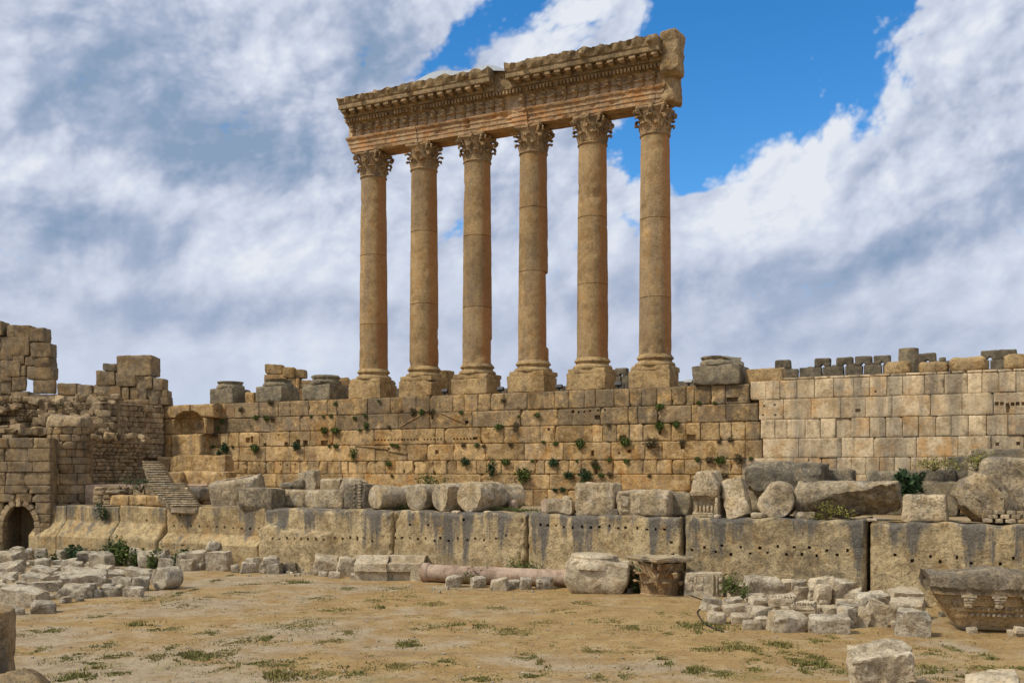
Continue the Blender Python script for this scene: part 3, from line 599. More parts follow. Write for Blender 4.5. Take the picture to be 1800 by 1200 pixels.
def abacus_mesh(mb, seed, z0=1.78, z1=2.02, hs=1.16):
    pts = []
    for i in range(4):
        a = math.pi/4+i*math.pi/2; c = np.array([math.cos(a), math.sin(a)])*hs*1.42; nx = np.array([math.cos(a+math.pi/2), math.sin(a+math.pi/2)])*hs*1.42
        for t in np.linspace(.07, .93, 9):
            p = c+(nx-c)*t; n = (c+nx)/2; n = n/np.linalg.norm(n); pts.append(p-n*.17*math.sin(math.pi*t))
    pts = np.array(pts); n = len(pts); lay = []
    for s, z in ((.93, z0), (.97, z0+.09), (1.0, z0+.1), (1.0, z1)): lay.append(np.c_[pts*s, np.full(n, z)])
    v = np.concatenate(lay); v = v+np.stack([fbm(v*3+seed+i*9, 3) for i in range(3)], 1)*.04; I = np.arange(4*n).reshape(4, n); J = np.roll(I, -1, 1)
    mb.add(v, [np.stack([I[:-1], J[:-1], J[1:], I[1:]], -1).reshape(-1, 4), I[0][None, ::-1], I[-1][None]])
    for i in range(4):                                  # fleuron on each side
        a = i*math.pi/2; rock(mb, (.28, .34, .36), (1.03*math.cos(a), 1.03*math.sin(a), (z0+z1)/2), (0, 0, a), .08, .04, .1, 2, seed+i)
ordn = ['first', 'second', 'third', 'fourth', 'fifth', 'sixth']
clab = ['leftmost standing Corinthian column, at the worn end of the entablature', 'second standing column from the left, plinth eroded on its left', 'third standing column from the left, with a chipped lower right edge',
        'fourth standing column from the left, its lower right side broken away below a joint', 'fifth standing column from the left, next to the rightmost one', 'rightmost standing column, under the rough broken end of the entablature']
drums = [(5.9, 11.4), (7.2, 12.8), (6.6, 12.0), (8.9, 13.6), (7.6, 12.4), (6.3, 11.8)]
for i in range(6):
    a = A0+SP*i
    root = empty('column', Wd(a, DC, ZP), -TH, clab[i], 'column', 'the six standing columns of the temple')
    mb = MB(); s = 300+i
    def pw(p, i=i):
        back = (p[:, 1] > .6) & (p[:, 0] > .8); p[back, 0] -= .25*(p[back, 1]-.6)
        return p
    rock(mb, (3.0, 2.75, 1.22), (0, 0, .60), (0, 0, 0), .13, .04, .06, [2, 5, 4, 2, 3, 3][i], s, (0, 0, 0), chipdep=[.05, .12, .10, .06, .06, .06][i], warp=pw)
    rock(mb, (2.82, 2.6, .36), (0, 0, 1.37), (0, 0, 0), .13, .03, .06, 3, s+9, (.05, 0, 0), chipdep=.08)
    plinth = mb.build('plinth', 'plinth_stone', root)
    mb = MB()
    lathe(mb, [(1.30, 1.5), (1.40, 1.54), (1.43, 1.64), (1.38, 1.76), (1.30, 1.80), (1.20, 1.86), (1.17, 1.95), (1.22, 2.02), (1.29, 2.05), (1.31, 2.12), (1.27, 2.2), (1.20, 2.23), (1.19, 2.30), (1.13, 2.36)], 48, amp=.035, freq=1.6, seed=s)
    mb.build('base_moulding', 'plinth_stone', root, sharp=50)
    mb = MB(); z0, z1 = 2.34, ZCAP-ZP-2.06
    zs = list(np.arange(z0, z1, .16)); j1, j2 = drums[i]
    for j in (j1, j2): zs += [j-.035, j-.01, j+.01, j+.035]
    zs = np.unique(np.round(zs+[z1], 3)); prof = []
    for z in zs:
        t = (z-z0)/(z1-z0); r = 1.135-.135*t**1.35
        if min(abs(z-j1), abs(z-j2)) < .02: r -= .045
        prof.append((r, z))
    def shf(p, i=i, z0=z0, j1=j1, j2=j2):
        an = np.arctan2(p[:, 1], p[:, 0]); off = np.array([i*13.3, 2, 7])
        q = p*np.array([1, 1, .8]); dmg = np.clip(fbm(q*1.6+off, 3)-.1, 0, 1)*np.clip(1.35-(p[:, 2]-z0), 0, 1.2)*.34
        dmg = dmg+np.clip(fbm(q*.9+off+40, 4)-.30, 0, 1)*.40
        df = np.abs((an-R(18)+math.pi) % (2*math.pi)-math.pi)
        if i == 3: dmg = dmg+.17*np.clip(1.25-df*1.4, 0, 1)*((p[:, 2] < j1) & (p[:, 2] > j1-5.8-.7*fbm(q*3, 2)))
        if i == 2: dmg = dmg+.10*np.clip(1.2-df*1.6, 0, 1)*(p[:, 2] < 4.3+.3*fbm(q*3, 2))
        r = np.hypot(p[:, 0], p[:, 1]); k = (r-dmg)/r; p = p.copy(); p[:, 0] *= k; p[:, 1] *= k; return p
    lathe(mb, prof, 56, amp=.03, freq=1.4, seed=s, fn=shf)
    V0, A_ = mb.V[0], mb.A[0]; rq = random.Random(i*7+1); t3 = [rq.uniform(-.10, .09) for _ in range(3)]
    A_[:, 0] = np.where(V0[:, 2] < j1, t3[0], np.where(V0[:, 2] < j2, t3[1], t3[2])); A_[:, 2] = np.where(V0[:, 2] < j1, rq.uniform(-.3, .5), rq.uniform(-.3, .5))
    mb.build('shaft', 'shaft_stone', root, sharp=40)
    mb = MB(); capital_mesh(mb, s)
    cp = mb.build('capital', 'carved_stone', root, loc=(0, 0, z1), sharp=50)
    mb = MB(); abacus_mesh(mb, s); mb.build('abacus', 'carved_stone', cp, sharp=45)

# ------------------------------------------------------------------ entablature
aL, aR_ = -47.95, -20.75
AE = -34.4
ent = empty('entablature', Wd(AE, DC, ZCAP), -TH, 'carved entablature spanning the six columns, broken at both ends', 'entablature')
def Y(D): return D-DC
def pc(lst): return [(Y(d), z-ZCAP) for d, z in lst]
mb = MB(); cuts = [aL]+[A0+SP*i for i in range(1, 5)]+[A0+SP*5+.35, aR_-.75]
for k in range(len(cuts)-1):
    off = [-.02, .03, 0, .04, -.01, .02][k]
    pr = pc([(67.86, 31.93), (67.86, 32.22), (67.80, 32.24), (67.80, 32.55), (67.73, 32.57), (67.73, 32.84), (67.62, 32.88), (67.56, 32.99), (67.56, 33.07), (69.9, 33.07), (69.9, 31.93), (69.2, 31.93), (69.1, 32.0), (68.6, 32.0), (68.5, 31.93)])
    pr = [(y+off, z) for y, z in pr]
    def wear(p, k=k):
        d = np.clip(fbm(p*np.array([1.1, 1.1, 2])+k*5+3, 3)-.28, 0, 1)*.5; fr = p[:, 1] < Y(68.0); p = p.copy(); p[fr, 1] += d[fr]
        if k == 5:
            t = np.clip((p[:, 0]-(aR_-1.6-AE))/.9, 0, 1); p[:, 0] -= t*(.45*(1-(p[:, 2])/1.1)); p += t[:, None]*np.stack([fbm(p*2.6+i*7, 3) for i in range(3)], 1)*.12
        if k == 0: t = np.clip((aL+.6-AE-p[:, 0])/.6, 0, 1); p[:, 0] += t*(.35*(1-p[:, 2]/1.1))
        return p
    extrude(mb, pr, cuts[k]-AE+.012, cuts[k+1]-AE-.012, .14, .022, 3, 40+k, (random.Random(k).uniform(-.1, .1), .35, -.1), wear, .12)
mb.build('architrave', 'frieze_stone', ent, sharp=40)
mb = MB(); fc = [aL+.05, -44.2, -40.6, -37.3, -33.8, -32.2, -28.6, -25.2, -22.4, aR_-.7]
for k in range(len(fc)-1):
    pr = pc([(68.0, 33.08), (67.98, 33.16), (67.98, 34.0), (67.92, 34.06), (67.80, 34.12), (69.8, 34.12), (69.8, 33.08)])
    extrude(mb, pr, fc[k]-AE+.01, fc[k+1]-AE-.01, .16, .035, 2.5, 60+k, (random.Random(k+9).uniform(-.1, .12), .2, 0), None, .14)
nbk = 31; sb = (aR_-1.6-(aL+.55))/(nbk-1)
for k in range(nbk-1):                                    # garlands between the brackets
    x0 = aL+.55+sb*k-AE; 
    if k in (16, 17): continue
    tube(mb, [(x0+sb*t, Y(67.93)-.05, 33.86-ZCAP-.20*math.sin(math.pi*t)) for t in np.linspace(.12, .88, 8)], [.035, .05, .06, .065, .065, .06, .05, .035], 6, (-.05, 0, 0))
mb.build('frieze', 'panel_stone', ent, sharp=40)
mb = MB()                                               # one lion-and-bull bracket
rock(mb, (.34, .50, .20), (0, -.16, .34), (0, 0, 0), .08, .03, .05, 2, 1)
rock(mb, (.30, .40, .46), (0, -.10, .08), (R(18), 0, 0), .07, .04, .12, 2, 2)
rock(mb, (.30, .28, .30), (0, -.30, .06), (0, 0, 0), .06, .05, .13, 2, 3)
rock(mb, (.22, .20, .34), (0, -.06, -.26), (R(-12), 0, 0), .06, .03, .08, 2, 4)
for sx in (-1, 1): rock(mb, (.10, .12, .16), (sx*.15, -.24, .22), (0, R(20*sx), 0), .05, .02, .05, 1, 6+sx)
br0 = None
for k in range(nbk):
    if k in (17,): continue
    p = (aL+.55+sb*k-AE, Y(67.97), 33.62-ZCAP)
    if br0 is None: br0 = mb.build('bracket', 'carved_stone', ent, loc=p); o = br0
    else: o = br0.copy(); C.objects.link(o); o.parent = ent; o.location = p
    o.rotation_euler = (0, random.Random(k).uniform(-.05, .05), 0); sc_ = random.Random(k+50); o.scale = (sc_.uniform(.85, 1.1), sc_.uniform(.7, 1.15), sc_.uniform(.85, 1.1))
# bed mouldings with dentils
mb = MB()
extrude(mb, pc([(67.78, 34.13), (67.74, 34.20), (69.6, 34.20), (69.6, 34.13)]), aL+.05-AE, aR_-.8-AE, .2, .015, 3, 81)
extrude(mb, pc([(67.62, 34.46), (67.52, 34.50), (67.46, 34.58), (69.6, 34.58), (69.6, 34.21), (67.66, 34.21)]), aL+.05-AE, aR_-.8-AE, .2, .015, 3, 82)
x = aL+.1
rsd = np.random.RandomState(8)
while x < aR_-.9:
    if rsd.rand() > .04: box(mb, x-AE, x+.15-AE, Y(67.34), Y(67.70), 34.215-ZCAP, 34.455-ZCAP, (rsd.uniform(-.1, .15), 0, 0))
    x += .27
mb.build('dentil_course', 'carved_stone', ent, sharp=30)
# cornice: corona and sima with a gap where the front has broken off
gap0, gap1 = ax(859, 66.5), ax(887, 66.5); aCR = ax(1157, 66.5)
mb = MB()
segs = [aL, -44.5, -41.6, -38.4, gap0], [gap1, -31.6, -28.3, -25.0, aCR]
for sg, lst in enumerate(segs):
    for k in range(len(lst)-1):
        p0, p1 = lst[k]-AE+.01, lst[k+1]-AE-.01; at = (rsd.uniform(-.1, .08), 0, rsd.uniform(-.1, .3)); dz = -.22 if (sg == 0 and k == 0) else (-.1 if sg == 0 and k == 1 else 0)
        extrude(mb, pc([(67.30, 34.59), (67.30, 35.02), (66.62, 35.05), (66.60, 35.10), (66.60, 35.40), (66.54, 35.43), (69.4, 35.43), (69.4, 34.59)]), p0, p1, .16, .025, 2.5, 90+k+sg*7, at, None, .14)
        def carve(p, k=k, dz=dz):
            p = p.copy(); x = p[:, 0]; z = p[:, 2]; zr = (z-(35.45-ZCAP))/.56; fr = p[:, 1] < Y(66.9)
            pat = np.cos(x*2*math.pi/1.25+.6*np.cos(zr*3))*np.cos(zr*2.2-.4)+.8*np.sin(x*7.3+np.sin(zr*4)*1.8+fbm(np.c_[x*.8, x*0, x*0], 2)*4)*.5
            p[fr, 1] -= .11*pat[fr]*np.clip(zr[fr]*2, 0, 1)
            top = zr > .9; p[top, 2] += .045*np.cos(x[top]*2*math.pi/1.25)+.24*fbm(np.c_[x*1.9, x*0, x*0+k*3.7], 5, .65)[top]+dz
            return p
        extrude(mb, pc([(66.54, 35.44), (66.50, 35.55), (66.44, 35.7), (66.38, 35.85), (66.36, 36.0), (66.9, 36.02), (69.3, 36.0), (69.3, 35.44)]), p0, p1, .07, .05, 3.2, 120+k+sg*7, at, carve, .09)
mb.build('cornice', 'cornice_stone', ent, sharp=45)
mb = MB()
rock(mb, (.44, .62, .22), (0, 0, .06), (0, 0, 0), .1, .02, .02, 1, 31); rock(mb, (.36, .5, .13), (0, .06, -.10), (0, 0, 0), .08, .02, .02, 1, 32); rock(mb, (.2, .25, .1), (.40, .05, .06), (0, 0, 0), .08, .02, .04, 1, 33)
mo = None; x = aL+.4; k = 0
while x < aCR-.2:
    if not (gap0-.25 < x < gap1+.25):
        p = (x-AE, Y(66.98), 34.86-ZCAP)
        if mo is None: mo = mb.build('modillion', 'carved_stone', ent, loc=p)
        else: o = mo.copy(); C.objects.link(o); o.parent = ent; o.location = p; o.rotation_euler = (0, random.Random(k).uniform(-.06, .06), 0)
    x += .80; k += 1
# lion-head spouts on the gutter
mb = MB(); rock(mb, (.42, .40, .50), (0, 0, 0), (0, 0, 0), .07, .07, .18, 3, 41); rock(mb, (.24, .24, .18), (0, -.22, -.1), (0, 0, 0), .06, .04, .09, 2, 42)
sp0 = None
for k, xp in enumerate((634, 716, 817, 919, 1023, 1142)):
    p = (ax(xp, 66.4)-AE, Y(66.42), 35.74-ZCAP-(.15 if k < 2 else 0))
    if sp0 is None: sp0 = mb.build('lion_spout', 'cornice_stone', ent, loc=p)
    else: o = sp0.copy(); C.objects.link(o); o.parent = ent; o.location = p
# exposed rough core: in the gap and at the broken right end
mb = MB()
box(mb, aL+.3-AE, aR_-.4-AE, Y(68.1), Y(69.7), 34.0-ZCAP, 35.3-ZCAP)
rock(mb, (gap1-gap0+1.0, 1.6, 1.5), ((gap0+gap1)/2-AE, Y(68.05)+.3, 35.25-ZCAP), (0, 0, 0), .10, .07, .08, 2, 51, (.08, 0, 0), chipdep=.04)
def endw(p):
    t = np.clip((p[:, 0]-(aCR-AE))/1.3, 0, 1); p = p.copy(); low = p[:, 2] < 34.6-ZCAP; p[low, 0] -= .0; return p
rock(mb, (1.28, 1.9, 3.0), (aCR+.55-AE, Y(68.0), 35.03-ZCAP), (0, 0, R(0)), .10, .10, .30, 4, 57, (.06, .3, -.1), chipdep=.05, mx=30)
rock(mb, (1.2, 1.8, 2.3), (aR_-.75-AE, Y(68.75), 33.05-ZCAP), (0, R(-6), 0), .10, .09, .18, 4, 58, (.05, .4, -.1), mx=30, taper=-.12)
mb.build('broken_core', 'cornice_stone', ent, sharp=50)
# roof membrane laid over the top
mb = MB()
xs = np.linspace(ax(672, 69), ax(1152, 68)+.0, 70); vs = []
ridge = lambda x: 36.05+1.25*np.exp(-((x-ax(775, 69))/2.6)**2)+.75*np.exp(-((x-ax(868, 69))/1.6)**2)+.35*np.exp(-((x-ax(840, 69))/3)**2)+.55*np.exp(-((x-ax(1140, 68))/2.2)**2)-.25*np.exp(-((x-ax(950, 68))/3)**2)
for j, d in enumerate((67.2, 68.0, 68.9, 69.8)):
    z = 35.7+(ridge(xs)-35.7)*(.35, .85, 1.0, .35)[j]; vs.append(np.c_[xs-AE, np.full(len(xs), Y(d)), z-ZCAP])
v = np.concatenate(vs); v2 = v-np.array([0, 0, .05]); I = np.arange(len(v)).reshape(4, -1); N = len(v)
f = np.stack([I[:-1, :-1], I[:-1, 1:], I[1:, 1:], I[1:, :-1]], -1).reshape(-1, 4)
loop = np.concatenate([I[:, 0], I[-1, 1:], I[-2::-1, -1], I[0, -2:0:-1]]); nx = np.roll(loop, -1)
mb.add(np.concatenate([v, v2]), [f, f[:, ::-1]+N, np.stack([loop, loop+N, nx+N, nx], -1)])
o = mb.build('roof_membrane', 'membrane', loc=Wd(AE, DC, ZCAP), rot=-TH); tag(o, 'pale protective membrane peaking over the top of the entablature', 'cover')

# ------------------------------------------------------------------ pedestals and stumps on the podium
def local_thing(x, D, z): return Wd(ax(x, D), D, z)
def pedestal(xc, wid, label, seed, cut, mat, D=68.6, broken=None):
    root = empty('column_pedestal', local_thing(xc, D, ZP), -TH, label, 'pedestal', 'pedestals of lost columns on the podium')
    mb = MB(); rock(mb, (wid, wid*.93, 1.3), (0, 0, .62), (0, 0, 0), .13, .05, .09, 4, seed, (0, 0, .2), chipdep=.08); mb.build('plinth', mat, root)
    mb = MB(); k = wid/3.0
    pr = [(1.33*k, 1.22), (1.42*k, 1.32), (1.42*k, 1.5), (1.32*k, 1.6), (1.2*k, 1.66), (1.18*k, 1.75), (1.27*k, 1.8), (1.29*k, 1.92), (1.2*k, 2.0), (1.16*k, 2.05)]
    pr = [p for p in pr if p[1] <= cut]+[(.5, cut+.02)]
    def fn(p):
        p = p.copy(); d = np.clip(fbm(p*1.1+seed, 3)-.05, 0, 1)*.5; r = np.hypot(p[:, 0], p[:, 1])+1e-6; kk = np.maximum(r-d, .1)/r; p[:, 0] *= kk; p[:, 1] *= kk
        if broken is not None:
            t = p@np.array(broken[:3])-broken[3]; p -= np.array(broken[:3])*np.maximum(t, 0)[:, None]
        return p
    lathe(mb, pr, 44, amp=.05, seed=seed, fn=fn); mb.build('base_moulding', mat, root, sharp=50)
pedestal(405, 2.55, 'small dark pedestal without a shaft, leftmost on the podium edge', 401, 1.95, 'dark_stone', D=68.7)
pedestal(489, 2.75, 'dark pedestal with a square socket, second from the left on the podium', 402, 1.95, 'dark_stone', D=68.7)
pedestal(572, 2.8, 'dark pedestal with worn mouldings, just left of the first column', 403, 2.05, 'dark_stone', D=68.7)
pedestal(1268, 3.2, 'grey pedestal with its moulding broken on the right, right of the sixth column', 404, 1.95, 'dark_stone', D=68.4, broken=(.65, -.3, .7, 1.9))
mb = MB(); rock(mb, (1.0, .9, 1.0), (0, 0, .45), (0, 0, 0), .13, .05, .1, 4, 410); tag(mb.build('stone_block', 'golden_limestone', loc=local_thing(445, 68.9, ZP), rot=-TH), 'little golden block between the two leftmost dark pedestals', 'stone block')
def wall_lump(x0, x1, y0, D, mat, label, seed, z=12.4, dep=1.2, name='broken_stone', amp=.07, bev=.3, chips=4, group=None, zt=None):
    s = scl((x0+x1)/2, D); w = (x1-x0)/s; h = zz((x0+x1)/2, y0, D)-z
    mb = MB(); rock(mb, (w, dep, h+.1), (0, 0, h/2-.05), (0, 0, 0), .12, amp, min(bev, h*.45), chips, seed); return tag(mb.build(name, mat, loc=local_thing((x0+x1)/2, D, z), rot=-TH), label, 'stone', group)
wall_lump(1315, 1378, 649, 68.0, 'plinth_stone', 'flat rough slab on the wall top, right of the broken grey pedestal', 421, z=12.35, bev=.12)
wall_lump(1558, 1601, 635, 68.2, 'plinth_stone', 'rounded broken stone on the ashlar wall, in front of the tall stump', 422, z=12.54)
wall_lump(1618, 1666, 636, 68.2, 'plinth_stone', 'low pointed broken stone on the ashlar wall, right of the tall stump', 423, z=12.54)
wall_lump(1672, 1732, 629, 68.2, 'plinth_stone', 'wide worn pedestal lump on the ashlar wall, between stump and right merlons', 424, z=12.54, dep=2)
wall_lump(1769, 1830, 624, 68.2, 'plinth_stone', 'rounded stone at the right end of the ashlar wall top', 425, z=12.54, dep=2)
mb = MB(); s = scl(1597, 69.5); lathe(mb, [(.60, -.1), (.62, 1.0), (.60, (zz(1597, 617, 69.5)-12.54)), (.45, zz(1597, 615, 69.5)-12.66)], 26, amp=.06, seed=5)
tag(mb.build('column_stump', 'dark_stone', loc=local_thing(1597, 69.6, 12.7), rot=-TH), 'tall narrow stump of a column standing on the ashlar wall', 'column stump')
# floodlights
def flood(x, y, label, D=67.75, mat='black_metal'):
    root = empty('floodlight', local_thing(x, D, 12.26), -TH, label, 'floodlight', 'floodlights between the column plinths')
    mb = MB(); rock(mb, (.52, .26, .26), (0, 0, .34), (R(-25), 0, 0), .1, 0, .03, 0, 1); hd = mb.build('lamp_head', mat, root)
    mb = MB(); box(mb, -.06, .06, -.05, .05, -.05, .22); box(mb, -.2, .2, -.12, .12, -.08, .0); mb.build('stand', 'black_metal', root)
    return root
flood(660, 694, 'black floodlight between the first and second column plinths'); flood(720, 691, 'black floodlight beside the second column plinth') if False else None
flood(782, 690, 'black floodlight between the second and third column plinths')
flood(880, 684, 'black floodlight between the third and fourth column plinths')
flood(983, 680, 'black floodlight on a short stand between the fourth and fifth column plinths')
flood(1087, 676, 'black floodlight between the fifth and sixth column plinths')
flood(1211, 671, 'pale floodlight between the sixth column and the grey pedestal', mat='grey_metal')

# ------------------------------------------------------------------ far crenellated wall and ruins behind the podium
DF = 95.0
def fz(x, y): return zz(x, y, DF)
aF = ax(1200, DF); zb = EYE+.0400*3671/ (1800*ct/DF)
root = empty('crenellated_wall', Wd(aF, DF, 0), -TH, 'dark battlemented wall far behind the podium', 'wall')
mb = MB()
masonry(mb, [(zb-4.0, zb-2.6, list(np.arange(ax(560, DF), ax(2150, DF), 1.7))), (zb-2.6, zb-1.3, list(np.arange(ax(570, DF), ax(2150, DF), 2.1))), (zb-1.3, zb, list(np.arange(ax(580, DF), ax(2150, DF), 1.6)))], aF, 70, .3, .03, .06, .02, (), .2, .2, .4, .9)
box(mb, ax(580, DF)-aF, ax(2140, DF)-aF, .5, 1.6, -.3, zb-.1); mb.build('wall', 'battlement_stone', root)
sf = 1800*ct/DF
def u_of(r): return EYE+r*3671/sf
def merlon(xc, w, seed):
    a = ax(xc, DF)-aF; h0, h1, h2 = u_of(.0396), u_of(.0433), u_of(.0472); w2 = w/2
    mb = MB()
    for sg in (-1, 1): rock(mb, (w2+.12, .7, h1-h0+.1), (a+sg*(w2/2+.11), .4, (h0+h1)/2), (0, 0, 0), .15, .03, .06, 2, seed+(sg > 0))
    def arch(p):
        m = (p[:, 2] < -.0) & (np.abs(p[:, 0]) < .22); p = p.copy(); p[m, 2] += .26*np.cos(np.clip(np.abs(p[m, 0])/.22, 0, 1)*math.pi/2); return p
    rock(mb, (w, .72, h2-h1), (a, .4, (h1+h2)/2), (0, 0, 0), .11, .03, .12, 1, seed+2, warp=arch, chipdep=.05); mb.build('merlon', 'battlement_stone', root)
for k, xm in enumerate((712, 1091, 1375, 1445, 1484, 1517, 1550, 1630, 1740, 1771, 1850, 1890, 1980)): merlon(xm, 1.42 if xm > 1300 else 1.25, 700+k*5)
mb = MB(); x = ax(1388, DF)
for k, (x0, x1, r) in enumerate(((1388, 1402, .0430), (1404, 1420, .0434), (1418, 1432, .0436), (1462, 1478, .0440), (1490, 1503, .0442), (1530, 1540, .0442), (1648, 1668, .0436), (1672, 1690, .0436), (1712, 1724, .0442), (1752, 1762, .0446), (600, 640, .0395), (690, 704, .0420), (716, 730, .043), (1078, 1084, .0420), (1100, 1108, .0424), (1650, 1662, .045))):
    a0_, a1_ = ax(x0, DF)-aF, ax(x1, DF)-aF; h = u_of(r)-u_of(.0398)
    rock(mb, (a1_-a0_, .7, h+.1), ((a0_+a1_)/2, .4, u_of(.0398)+h/2), (0, 0, 0), .15, .03, .06, 2, 760+k, (random.Random(k).uniform(-.1, .2), 0, 0))
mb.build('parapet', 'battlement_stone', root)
def stack(name, blocks, Yd, mat, label, cat, seed, dep=1.6, yaw=0.0, amp=.05, attr=None, base=None, holes=None, bev=.10, cell=.16):
    """courses of squared blocks given as photo rectangles (x0,y0,x1,y1) at depth Yd -> one ruined wall"""
    xs_ = [b[0] for b in blocks]+[b[2] for b in blocks]; xm = (min(xs_)+max(xs_))/2; s = 1800/Yd; rs = np.random.RandomState(seed); mb = MB()
    for k, b in enumerate(blocks):
        w, h = (b[2]-b[0])/s, (b[3]-b[1])/s; x = ((b[0]+b[2])/2-xm)/s; z = EYE+(828-(b[1]+b[3])/2)/s; d = dep*(b[4] if len(b) > 4 else 1)
        at = battr(rs, .18, .5, .4) if attr is None else tuple(np.array(attr)+np.array(battr(rs, .15, .3, .3)))
        rock(mb, (w-.02, d, h-.015), (x, d/2+rs.uniform(-.12, .12), z), (0, rs.uniform(-.012, .012), rs.uniform(-.05, .05)), cell, amp, bev, 2, seed*77+k, at, chipdep=.05)
    return tag(mb.build(name, mat, loc=((xm-900)/s, Yd, 0), rot=yaw, sharp=45), label, cat)
stack('ruined_wall', [(465, 640, 496, 657), (496, 645, 518, 664), (518, 648, 535, 664), (464, 657, 488, 675), (488, 657, 505, 668), (488, 668, 505, 690), (505, 664, 520, 682), (520, 664, 527, 690), (527, 667, 548, 684), (464, 675, 490, 695), (505, 682, 550, 705), (490, 690, 510, 706), (548, 672, 562, 700)], 93, 'golden_limestone', 'ruined stack of orange blocks behind the dark pedestals on the podium', 'wall', 31, dep=1.3)
stack('ruined_wall', [(596, 663, 612, 680), (612, 667, 632, 682), (596, 680, 605, 697), (611, 682, 633, 697), (633, 672, 645, 697)], 90, 'golden_limestone', 'low orange wall remnant with a doorway slit, just left of the first column', 'wall', 32, dep=1.0)
mb = MB(); lathe(mb, [(.78, -.8), (.80, 1.2), (.78, zz(782, 653, 72)-ZP), (.5, zz(782, 652, 72)-ZP+.02)], 28, amp=.06, seed=9)
tag(mb.build('column_stump', 'plinth_stone', loc=local_thing(782, 72, ZP), rot=-TH), 'round stump standing behind and right of the second column plinth', 'column stump')
mb = MB(); box(mb, -13, 42, -.0, 5.5, -8.0, -.3); tag(mb.build('podium_top', 'golden_limestone', loc=Wd(-38.0, 72.4, ZP-.02), rot=-TH), kind='structure')
# ================================================================== LEFT: fort wall, arch, buttress, stairs
YR = 90
stack('ruined_tower', [(-70, 560, -40, 590), (-38, 564, 4.5, 589), (10.5, 570, 51, 595), (51, 575, 78, 601), (-60, 590, 0, 612), (0, 591, 52, 624), (53, 602, 88, 628), (-60, 612, -2, 640), (-2, 617, 22, 634), (22, 622, 42, 640), (42, 624, 60, 642), (60, 628, 88, 646), (-60, 640, 0, 656),
      (0, 634, 36, 662), (36, 641, 46, 662), (46, 643, 89, 667), (0, 654, 20, 670), (20, 662, 46, 687, .22), (58, 668, 98, 692, .22), (-60, 656, 0, 700), (0, 669, 19, 693), (19, 687, 50, 700), (50, 692, 100, 706), (-60, 693, 20, 712)]+[(-75+j*44+(r_ % 2)*14, 704+r_*32, -31+j*44+(r_ % 2)*14, 736+r_*32) for r_ in range(8) for j in range(4)],
      YR, 'brown_stone', 'tall ruined wall of big blocks with a slit of sky, at the left edge', 'wall', 201, dep=1.5, attr=(.05, .2, .3))
stack('ruined_wall', [(100, 673, 136, 694), (136, 676, 161, 697), (98, 693, 166, 706), (180, 638, 205, 652), (205, 624, 268, 660), (168, 651, 203, 677), (203, 654, 238, 679), (238, 660, 256, 686), (254, 661, 268, 684), (268, 664, 286, 685, .7), (163, 675, 192, 699), (192, 677, 213, 697), (213, 680, 226, 703), (226, 680, 244, 703), (244, 683, 258, 706), (258, 684, 266, 700), (264, 684, 282, 698, .7), (282, 685, 293, 698, .6), (160, 697, 215, 708), (215, 702, 262, 712), (262, 697, 279, 712, .7), (277, 697, 296, 712, .6)]+[(100+j*46, 706+r_*36, 146+j*46, 742+r_*36, .6) for r_ in range(6) for j in range(4)],
      88, 'brown_stone', 'stepped ruined wall topped by one large overhanging block, left of the niche', 'wall', 202, dep=2.2, attr=(.12, .2, .25))
def frontal(name, Yd, xc, courses, mat, label, seed, cell=.15, amp=.03, edge=.04, jit=.05, yaw=0.0, prof=None, holes=(), tone=.2, warm=.5, grey=.3, parent=None, depth=1.0, cat='wall', extra=None, bend=None):
    mb = MB(); masonry(mb, courses, 0.0, seed, cell, amp, edge, .012, holes, tone, warm, grey, depth, jit, prof)
    if extra: extra(mb)
    if bend:
        for i, v in enumerate(mb.V):
            r = bend-v[:, 1]; an = v[:, 0]/bend; mb.V[i] = np.c_[r*np.sin(an), -r*np.cos(an), v[:, 2]]
    o = mb.build(name, mat, parent, loc=(((xc-900)/1800*Yd), Yd, 0) if parent is None else (0, 0, 0), rot=yaw if parent is None else 0, sharp=45)
    if label: tag(o, label, cat)
    return o
def rnd_courses(z0, z1, hs, a0, a1, ws, seed):
    r = np.random.RandomState(seed); out = []; z = z0
    while z < z1-.05:
        h = min(r.uniform(*hs), z1-z); h = h if z1-z-h > .12 else z1-z; js = [a0]
        while js[-1] < a1: js.append(js[-1]+r.uniform(*ws))
        js[-1] = a1
        if len(js) > 2 and js[-1]-js[-2] < ws[0]*.5: js.pop(-2)
        out.append((z, z+h, js)); z += h
    return out
# wall with the pointed arch
YA = 76.5; sA = 1800/YA; root = empty('arch_wall', ((33-900)/sA, YA, 0), 0, 'brown ashlar wall with a dark pointed archway, at the left edge', 'wall')
cs = []
def ahw(z):        # half width of the opening at height z
    if z < 2.3: return 1.2
    if z > 4.0: return 0
    return 1.2*math.sqrt(max(0, 1-((z-2.3)/1.72)**1.7))
for (z0, z1, js) in rnd_courses(-.3, 9.0, (.62, 1.0), -8.2, 2.35, (.9, 1.9), 33):
    hw = max(ahw(z0+.05), ahw(z1-.1)) + (.30 if z1 > 2.3 and z0 < 4.0 else 0) if z0 < 4.05 else 0
    if hw > 0:
        cs.append((z0, z1, [j for j in js if j < -hw-.3]+[-hw])); cs.append((z0, z1, [hw]+[j for j in js if j > hw+.3]))
    else: cs.append((z0, z1, js))
frontal('masonry', YA, 33, cs, 'brown_stone', None, 34, parent=root, warm=.6, grey=.25, tone=.16)
mb = MB(); box(mb, -8.2, -1.9, .6, 3.2, -.3, 8.9); box(mb, 1.9, 2.35, .6, 3.2, -.3, 8.9); box(mb, -1.9, 1.9, .6, 3.2, 4.6, 8.9); box(mb, -1.9, -1.25, .5, 3.2, -.3, 4.6); box(mb, 1.25, 1.9, .5, 3.2, -.3, 4.6); box(mb, -1.25, 1.25, 3.0, 3.2, -.3, 4.6)
